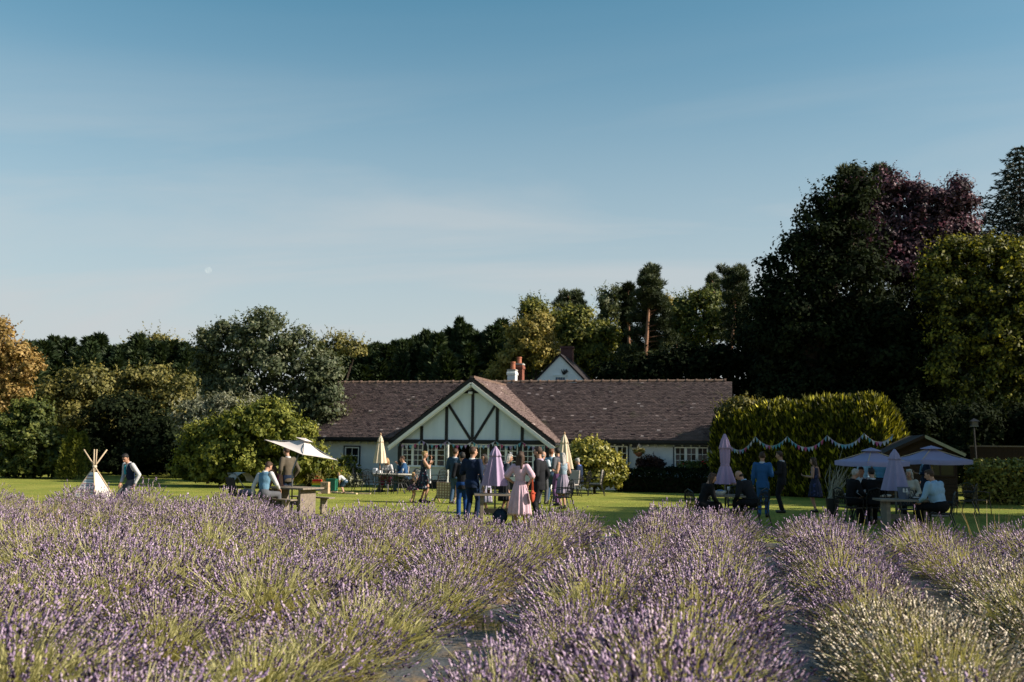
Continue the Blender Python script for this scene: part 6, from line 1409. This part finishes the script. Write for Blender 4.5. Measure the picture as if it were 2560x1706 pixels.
    # clothes
    tk, tm = top
    def cloth(name, fn, m, vox=.0235, cut=None, it=3):
        q = MB(); fn(q); me = remesh(q, vox if H > 1.2 else .015, it); me.materials.append(m)
        if cut:
            import bmesh
            bb = bmesh.new(); bb.from_mesh(me); Mi = M.inverted()
            dead = [fc for fc in bb.faces if cut((Mi @ (fc.calc_center_median() - P)) / H)]
            bmesh.ops.delete(bb, geom=dead, context='FACES'); bb.to_mesh(me); bb.free()
        return put(name, me, None, t)
    vneck = lambda q: q.y > .02 and q.z > .13 and abs(q.x) < .006 + (q.z - .13) * .24
    necks = lambda q: q.z > .30 and abs(q.x) < .04
    if under is not None and tk in ('jacket', 'waistcoat'):
        def fu(q):
            torso(q, .009, low=False)
            if tk == 'waistcoat':
                for a in sh: arm(q, a, .011, .97)
            else:
                for a in sh: arm(q, a, .005, 1.0)
        cloth('shirt', fu, under)
        MB().lathe([(.042 * H, -.012 * H), (.046 * H, .0), (.038 * H, .022 * H), (.034 * H, .02 * H)], 16, (0, 0, 0), cap=False).build('collar', under, t, smooth=True, loc=at(0, -.004, .300)).rotation_euler = M.to_euler()
    if tk == 'jacket':
        def fj(q):
            torso(q, .019, low=False, hem=.115 if sit is None else .08)
            for a in sh: arm(q, a, .016, .955)
        cloth('jacket', fj, tm, cut=vneck)
    elif tk == 'waistcoat': cloth('waistcoat', lambda q: torso(q, .019, low=False), tm, cut=vneck)
    elif tk in ('shirt', 'tee', 'blouse'):
        fr_ = {'shirt': .96, 'tee': .42, 'blouse': .45}[tk] if sleeve is None else sleeve
        def fs(q):
            torso(q, .014, low=True, hem=.06 if tk == 'tee' else 0)
            for a in sh: arm(q, a, .014, fr_) if fr_ > .5 else cap(q, a[0], .040 * H, a[0].lerp(a[1], fr_ * 1.7), (.036 if tk == 'tee' else .052) * H)
        cloth(tk, fs, tm)
        if tk == 'shirt': MB().lathe([(.042 * H, -.012 * H), (.046 * H, .0), (.038 * H, .022 * H), (.034 * H, .02 * H)], 16, (0, 0, 0), cap=False).build('collar', tm, t, smooth=True, loc=at(0, -.004, .300)).rotation_euler = M.to_euler()
    elif tk == 'dress':
        def fd(q):
            torso(q, .012, low=True)
            if sleeve:
                for a in sh: cap(q, a[0], .040 * H, a[0].lerp(a[1], sleeve), .047 * H)
        cloth('bodice', fd, tm, cut=lambda q: q.z > .285 and abs(q.x) < .05)
    bk, bmx = bottom[0], bottom[1]
    if bk == 'trousers':
        def ft(q):
            q.ell(P, ((.086 if not fem else .091) * H * w + .012, .067 * H * w + .012, .08 * H + .012), 14, 10, M)
            for l in legs: leg(q, l, .012, .97, .006)
        cloth('trousers', ft, bmx)
    elif bk == 'shorts':
        def ft(q):
            q.ell(P, (.088 * H * w + .012, .069 * H * w + .012, .08 * H + .012), 14, 10, M)
            for l in legs: cap(q, l[0], .056 * H + .01, l[0].lerp(l[1], .85), .052 * H + .01)
        cloth('shorts', ft, bmx)
    elif bk == 'skirt':
        hem, rad, tiers = bottom[2], bottom[3], bottom[4] if len(bottom) > 4 else 0
        if sit is None:
            zt = P.z + .085 * H; pr = []; n_ = 12
            for i in range(n_ + 1):
                ff = i / n_; z = zt + (hem - zt) * ff; rr = .072 * H + .03 * H * min(1, ff * 2.6) + (rad - .102 * H) * ff ** 1.15
                if tiers and ff > .5: rr += .012
                pr.append((rr, z, .02 + .075 * ff * (rad / .2)))
            pr.append((pr[-1][0] * .95, hem + .01, pr[-1][2]))
            MB().lathe(pr, 72, (0, 0, 0), nf=13, cap=False, sy=.86, seed=px).build('skirt', bmx, t, smooth=True)
        else:
            def fk(q):
                q.ell(P, (.098 * H, .075 * H, .08 * H), 14, 10, M)
                for l in legs: cap(q, l[0], .062 * H, l[1], .056 * H); cap(q, l[1], .054 * H, l[1].lerp(l[2], bottom[2]), .06 * H)
            cloth('skirt', fk, bmx)
    if feet:
        def fo(q):
            for l in legs: cap(q, l[2] - Vector((0, .028 * H, .018 * H)), .026 * H, l[2] + Vector((l[3] * .013 * H, .09 * H, -.027 * H)), .0205 * H); cap(q, l[2] + Vector((0, -.01 * H, .005 * H)), .025 * H, l[2] - Vector((0, 0, .01 * H)), .026 * H)
        me = MB(); fo(me); put('shoes', remesh(me, .014, 2), shoes or LEATH, t)
    t['neck'] = 1; del t['neck']
    return t, at, hd, sh
def tie(pt, m):
    t, at, hd, sh = pt; MB().tube([at(0, .052, .285), at(0, .074, .24), at(0, .082, .15)], [.012, .026, .034], 6).build('tie', m, t)
def bag(pt, hand, m, name='handbag', sc=1.0, strap=.5):
    pass

# --- left
pt = person('man in dark waistcoat with white sleeves looking down near the striped tent', 331, 27.2, 205, 1.78, drop=.17, lean=14, head=(-25, 32), arms=('pocket', 'lap'), top=('waistcoat', NAV), under=WHT, bottom=('trousers', GRY), hair=('short', HDK), beard=None); tie(pt, TEAL)
person('man in teal-backed waistcoat leaning on one arm at the left picnic table', 664, 25.4, 12, 1.8, sit=.46, lean=12, side=-6, head=(10, 25), arms=('prop', 'table'), top=('waistcoat', SKY), under=WHT, bottom=('trousers', GRY), hair=('short', HBR))
person('woman in a magenta dress seated behind the left picnic table', 706, 26.9, -160, 1.62, sit=.46, lean=22, head=(20, 20), arms=('table', 'table'), top=('dress', PLM), bottom=('skirt', PLM, .4, .2), hair=('long', HBR), fem=True, skin=SKIN2)
person('man in an olive blazer standing under the tilted parasol, hand in pocket', 722, 28.0, -62, 1.78, head=(-10, 12), arms=('pocket', 'pocket'), top=('jacket', OLV), under=WHT, bottom=('trousers', NAV), hair=('short', HBR), lean=3)
person('fair-haired toddler in a white shirt and blue shorts bending over game blocks', 862, 37.6, -80, 1.0, drop=.06, lean=52, head=(0, 10), arms=('reach', 'reach'), top=('tee', WHT), bottom=('shorts', JEA), hair=('short', HBL), cat='child')
# --- centre
person('blonde woman in a white cardigan seated behind the pale garden table', 972, 40.1, 175, 1.64, sit=.46, lean=20, head=(0, 0), arms=('table', 'table'), top=('blouse', WHT), sleeve=.9, bottom=('skirt', PLM, .5, .2), hair=('long', HBL), fem=True)
person('seated man in a blue jacket raising a glass at the pale garden table', 1016, 39.5, -112, 1.76, sit=.46, lean=10, head=(0, 4), arms=('table', 'face'), top=('jacket', BLU), under=WHT, bottom=('trousers', JEA), hair=('short', HBR))
person('small girl with blonde hair in a pink and black flowered dress', 1033, 32.4, 60, .98, head=(10, 5), arms=('hug', 'face'), top=('dress', F_PINK), bottom=('skirt', F_PINK, .40, .23), hair=('bob', HBL), fem=True, cat='child')
pt = person('blonde woman in a navy flowered dress with her hands at her neck', 1060, 32.6, 62, 1.66, head=(25, 5), arms=('hug', 'face'), top=('dress', F_NAVY), bottom=('skirt', F_NAVY, .42, .20), hair=('up', HBL), fem=True, skin=SKIN)
t = pt[0]; a0 = pt[3][1][1]
MB().lathe([(.05, .0, .2), (.06, -.12, .2), (.085, -.40, .25), (.09, -.46, .25)], 24, a0 + Vector((.0, .02, -.02)), nf=5, cap=False, sy=.4).build('shawl', WHT, t, smooth=True)
person('man in a mid blue jacket and jeans seen from behind by the open door', 1138, 32.0, 8, 1.76, head=(15, 0), arms=('front', 'front'), top=('jacket', fabric('steel_blue', (.034, .066, .115))), under=WHT, bottom=('trousers', JEA), hair=('short', HBR), wide=1.04)
person('tall man in a navy suit seen from behind at the picnic table', 1181, 24.8, 14, 1.84, head=(28, 0), arms=('front', 'down'), top=('jacket', NAV), under=WHT, bottom=('trousers', fabric('bright_navy', (.010, .026, .075))), hair=('short', HBR), wide=1.12)
person('guest in a bright blue suit half hidden behind the tall navy suit', 1158, 25.6, -20, 1.70, head=(-30, 10), arms=('front', 'front'), top=('jacket', DRK), under=WHT, bottom=('trousers', fabric('royal', (.012, .055, .20))), hair=('short', HDK))
person('dark-haired woman in a pale patterned dress beside the lilac parasol', 1214, 27.6, -125, 1.64, head=(-10, 4), arms=('front', 'hug'), top=('dress', F_PALE), sleeve=.8, bottom=('skirt', F_PALE, .3, .22), hair=('long', HDK), fem=True)
pt = person('grey-haired woman in a dark jacket wearing a white hair ornament', 1262, 27.8, 65, 1.66, lean=10, head=(15, 12), arms=('front', 'front'), top=('jacket', fabric('ink', (.02, .03, .045))), under=WHT, bottom=('skirt', DRK, .35, .19), hair=('bob', HGR), fem=True)
t, at, hd, sh = pt; fx = MB()
for k in range(5): fx.prism([hd(-.01, -.01, .07), hd(.012, .0, .072), hd(-.02 - .012 * k, -.03 + .016 * k, .10)], (0, .012, .004))
fx.build('hair_ornament', WHT, t)
pt = person('woman in a long pale pink tiered dress seen from behind, hands on hips', 1301, 22.9, 4, 1.75, head=(12, 0), arms=('hip', 'hip'), top=('dress', PNK), sleeve=.85, bottom=('skirt', PNK, .30, .25, 1), hair=('long', HBR), fem=True)
t, at, hd, sh = pt; q = sh[1][1]
hb = thing('red_handbag', 'red leather handbag hanging from the arm of the woman in pink', 'bag', t.location + Matrix.Rotation(t.rotation_euler[2], 3, 'Z') @ Vector((q.x - .01, q.y, .62)), t.rotation_euler[2])
MB().ell((0, 0, .12), (.055, .11, .14), 14, 10).build('body', RDR, hb, smooth=True); MB().box(-.058, .058, -.09, .09, .17, .20).build('flap', RDR, hb, bevel=.02); MB().tube([(0, -.06, .22), (0, -.03, .42), (0, 0, q.z - .62 + .03), (0, .03, .42), (0, .06, .22)], .011, 6).build('strap', RDR, hb)
pt = person('bearded man in a charcoal suit and sunglasses facing the woman in pink', 1350, 23.9, -78, 1.86, head=(0, 4), arms=('front', 'pocket'), top=('jacket', DRK), under=fabric('lilac_shirt', (.5, .40, .52)), bottom=('trousers', DRK), hair=('short', HBR), beard=HBR, glasses=True)
person('bald man in a pale shirt and grey trousers seen from behind', 1357, 32.2, 8, 1.70, head=(20, 5), arms=('front', 'front'), top=('shirt', fabric('pale_shirt', (.52, .60, .68))), bottom=('trousers', GRY), hair=('bald', HGR), wide=1.08)
person('man in a denim shirt and jeans seen from behind', 1378, 33.4, 5, 1.78, head=(15, 0), arms=('front', 'front'), top=('shirt', DNM), bottom=('trousers', JEA), hair=('short', HGI))
person('dark-haired bearded man behind the woman with long grey hair', 1396, 31.6, -60, 1.82, head=(0, 5), arms=('front', 'front'), top=('jacket', GRY), under=fabric('plum', (.12, .08, .16)), bottom=('trousers', fabric('purple', (.16, .08, .20))), hair=('short', HDK), beard=HDK)
person('woman with long grey hair in a blue patterned sleeveless dress and grey skirt', 1408, 30.0, -40, 1.68, head=(-20, 0), arms=('front', 'front'), top=('dress', F_BLUE), bottom=('skirt', LVD, .45, .22), hair=('long', HGR), fem=True, wide=1.05)
pt = person('older man in a dark suit and blue shirt seated by the laurel bush', 1451, 38.6, -78, 1.74, sit=.46, lean=6, head=(0, 12), arms=('lap', 'lap'), top=('jacket', NAV), under=fabric('royal_shirt', (.10, .2, .6)), bottom=('trousers', DRK), hair=('short', HGR)); tie(pt, BLU)
# --- right, in the shade
person('woman in black with brown hair crouched at the dark picnic table', 1752, 22.8, 55, 1.66, sit=.46, lean=24, head=(15, 15), arms=('table', 'table'), top=('blouse', BLK), sleeve=.9, bottom=('skirt', BLK, .8, .2), hair=('long', HBR), fem=True)
person('bald man in a dark suit bending over the dark picnic table', 1880, 24.2, -55, 1.8, sit=.46, lean=30, head=(-10, 20), arms=('table', 'face'), top=('jacket', DRK), under=PBL, bottom=('trousers', DRK), hair=('bald', HDK), wide=1.15)
person('man in a bright blue suit standing with his back to the lavender', 1905, 27.3, 10, 1.78, head=(-15, 5), arms=('down', 'front'), top=('jacket', fabric('cobalt', (.03, .11, .27))), under=WHT, bottom=('trousers', MATS['cloth_cobalt']), hair=('short', HBR))
person('man in a black suit facing the man in bright blue', 1953, 29.2, -68, 1.80, head=(0, 8), arms=('front', 'down'), top=('jacket', DRK), under=WHT, bottom=('trousers', DRK), hair=('short', HBR))
person('woman in a dark blue patterned dress standing by the branch bundle', 2036, 29.6, -60, 1.62, head=(-10, 5), arms=('front', 'front'), top=('dress', F_DARK), bottom=('skirt', F_DARK, .45, .22), hair=('bob', HBR), fem=True)
person('white-haired man in black seated under the parasol by the hedge', 2122, 25.2, 62, 1.72, sit=.46, lean=12, head=(0, 8), arms=('table', 'table'), top=('jacket', BLK), under=BLK, bottom=('trousers', BLK), hair=('short', HGR))
person('older man in a pale flowered shirt seated facing the lavender', 2149, 26.8, 178, 1.74, sit=.46, lean=8, head=(-10, 5), arms=('table', 'lap'), top=('shirt', F_WHT), bottom=('trousers', DRK), hair=('short', HBR), skin=SKIN2)
person('dark-haired guest in black with a white collar seen from behind under the parasol', 2181, 25.0, -8, 1.76, sit=.46, lean=8, head=(-10, 10), arms=('table', 'table'), top=('jacket', BLK), under=WHT, bottom=('trousers', BLK), hair=('short', HDK), wide=1.1)
person('man in a blue shirt standing behind the open parasol by the hedge', 2200, 30.0, 12, 1.80, arms=('front', 'front'), top=('shirt', fabric('azure', (.10, .27, .46))), bottom=('trousers', BLK), hair=('short', HBR), wide=1.12)
person('guest in a pale blue shirt partly hidden beyond the parasol pole', 2163, 31.0, 30, 1.74, arms=('front', 'hip'), top=('shirt', PBL), bottom=('trousers', BLK), hair=('short', HBR))
person('grey-haired guest in a cream top behind the closed grey-lilac parasol', 2272, 26.2, -170, 1.66, sit=.46, lean=4, head=(20, 8), arms=('lap', 'lap'), top=('blouse', fabric('cream', (.5, .46, .4))), sleeve=.9, bottom=('trousers', BLK), hair=('bob', HGR), fem=True)
pt = person('man in a dark suit and blue tie standing before the wooden shed', 2312, 30.2, -100, 1.78, head=(0, 8), arms=('front', 'pocket'), top=('jacket', NAV), under=PBL, bottom=('trousers', NAV), hair=('short', HGI)); tie(pt, SKY)
person('large man in a pale blue shirt seated with his back turned by the wine cooler', 2346, 22.9, -48, 1.84, sit=.46, lean=16, head=(-20, 14), arms=('table', 'table'), top=('shirt', PBL), bottom=('trousers', BLK), hair=('short', HBR), wide=1.38)
bpy.data.scenes.remove(TSC)
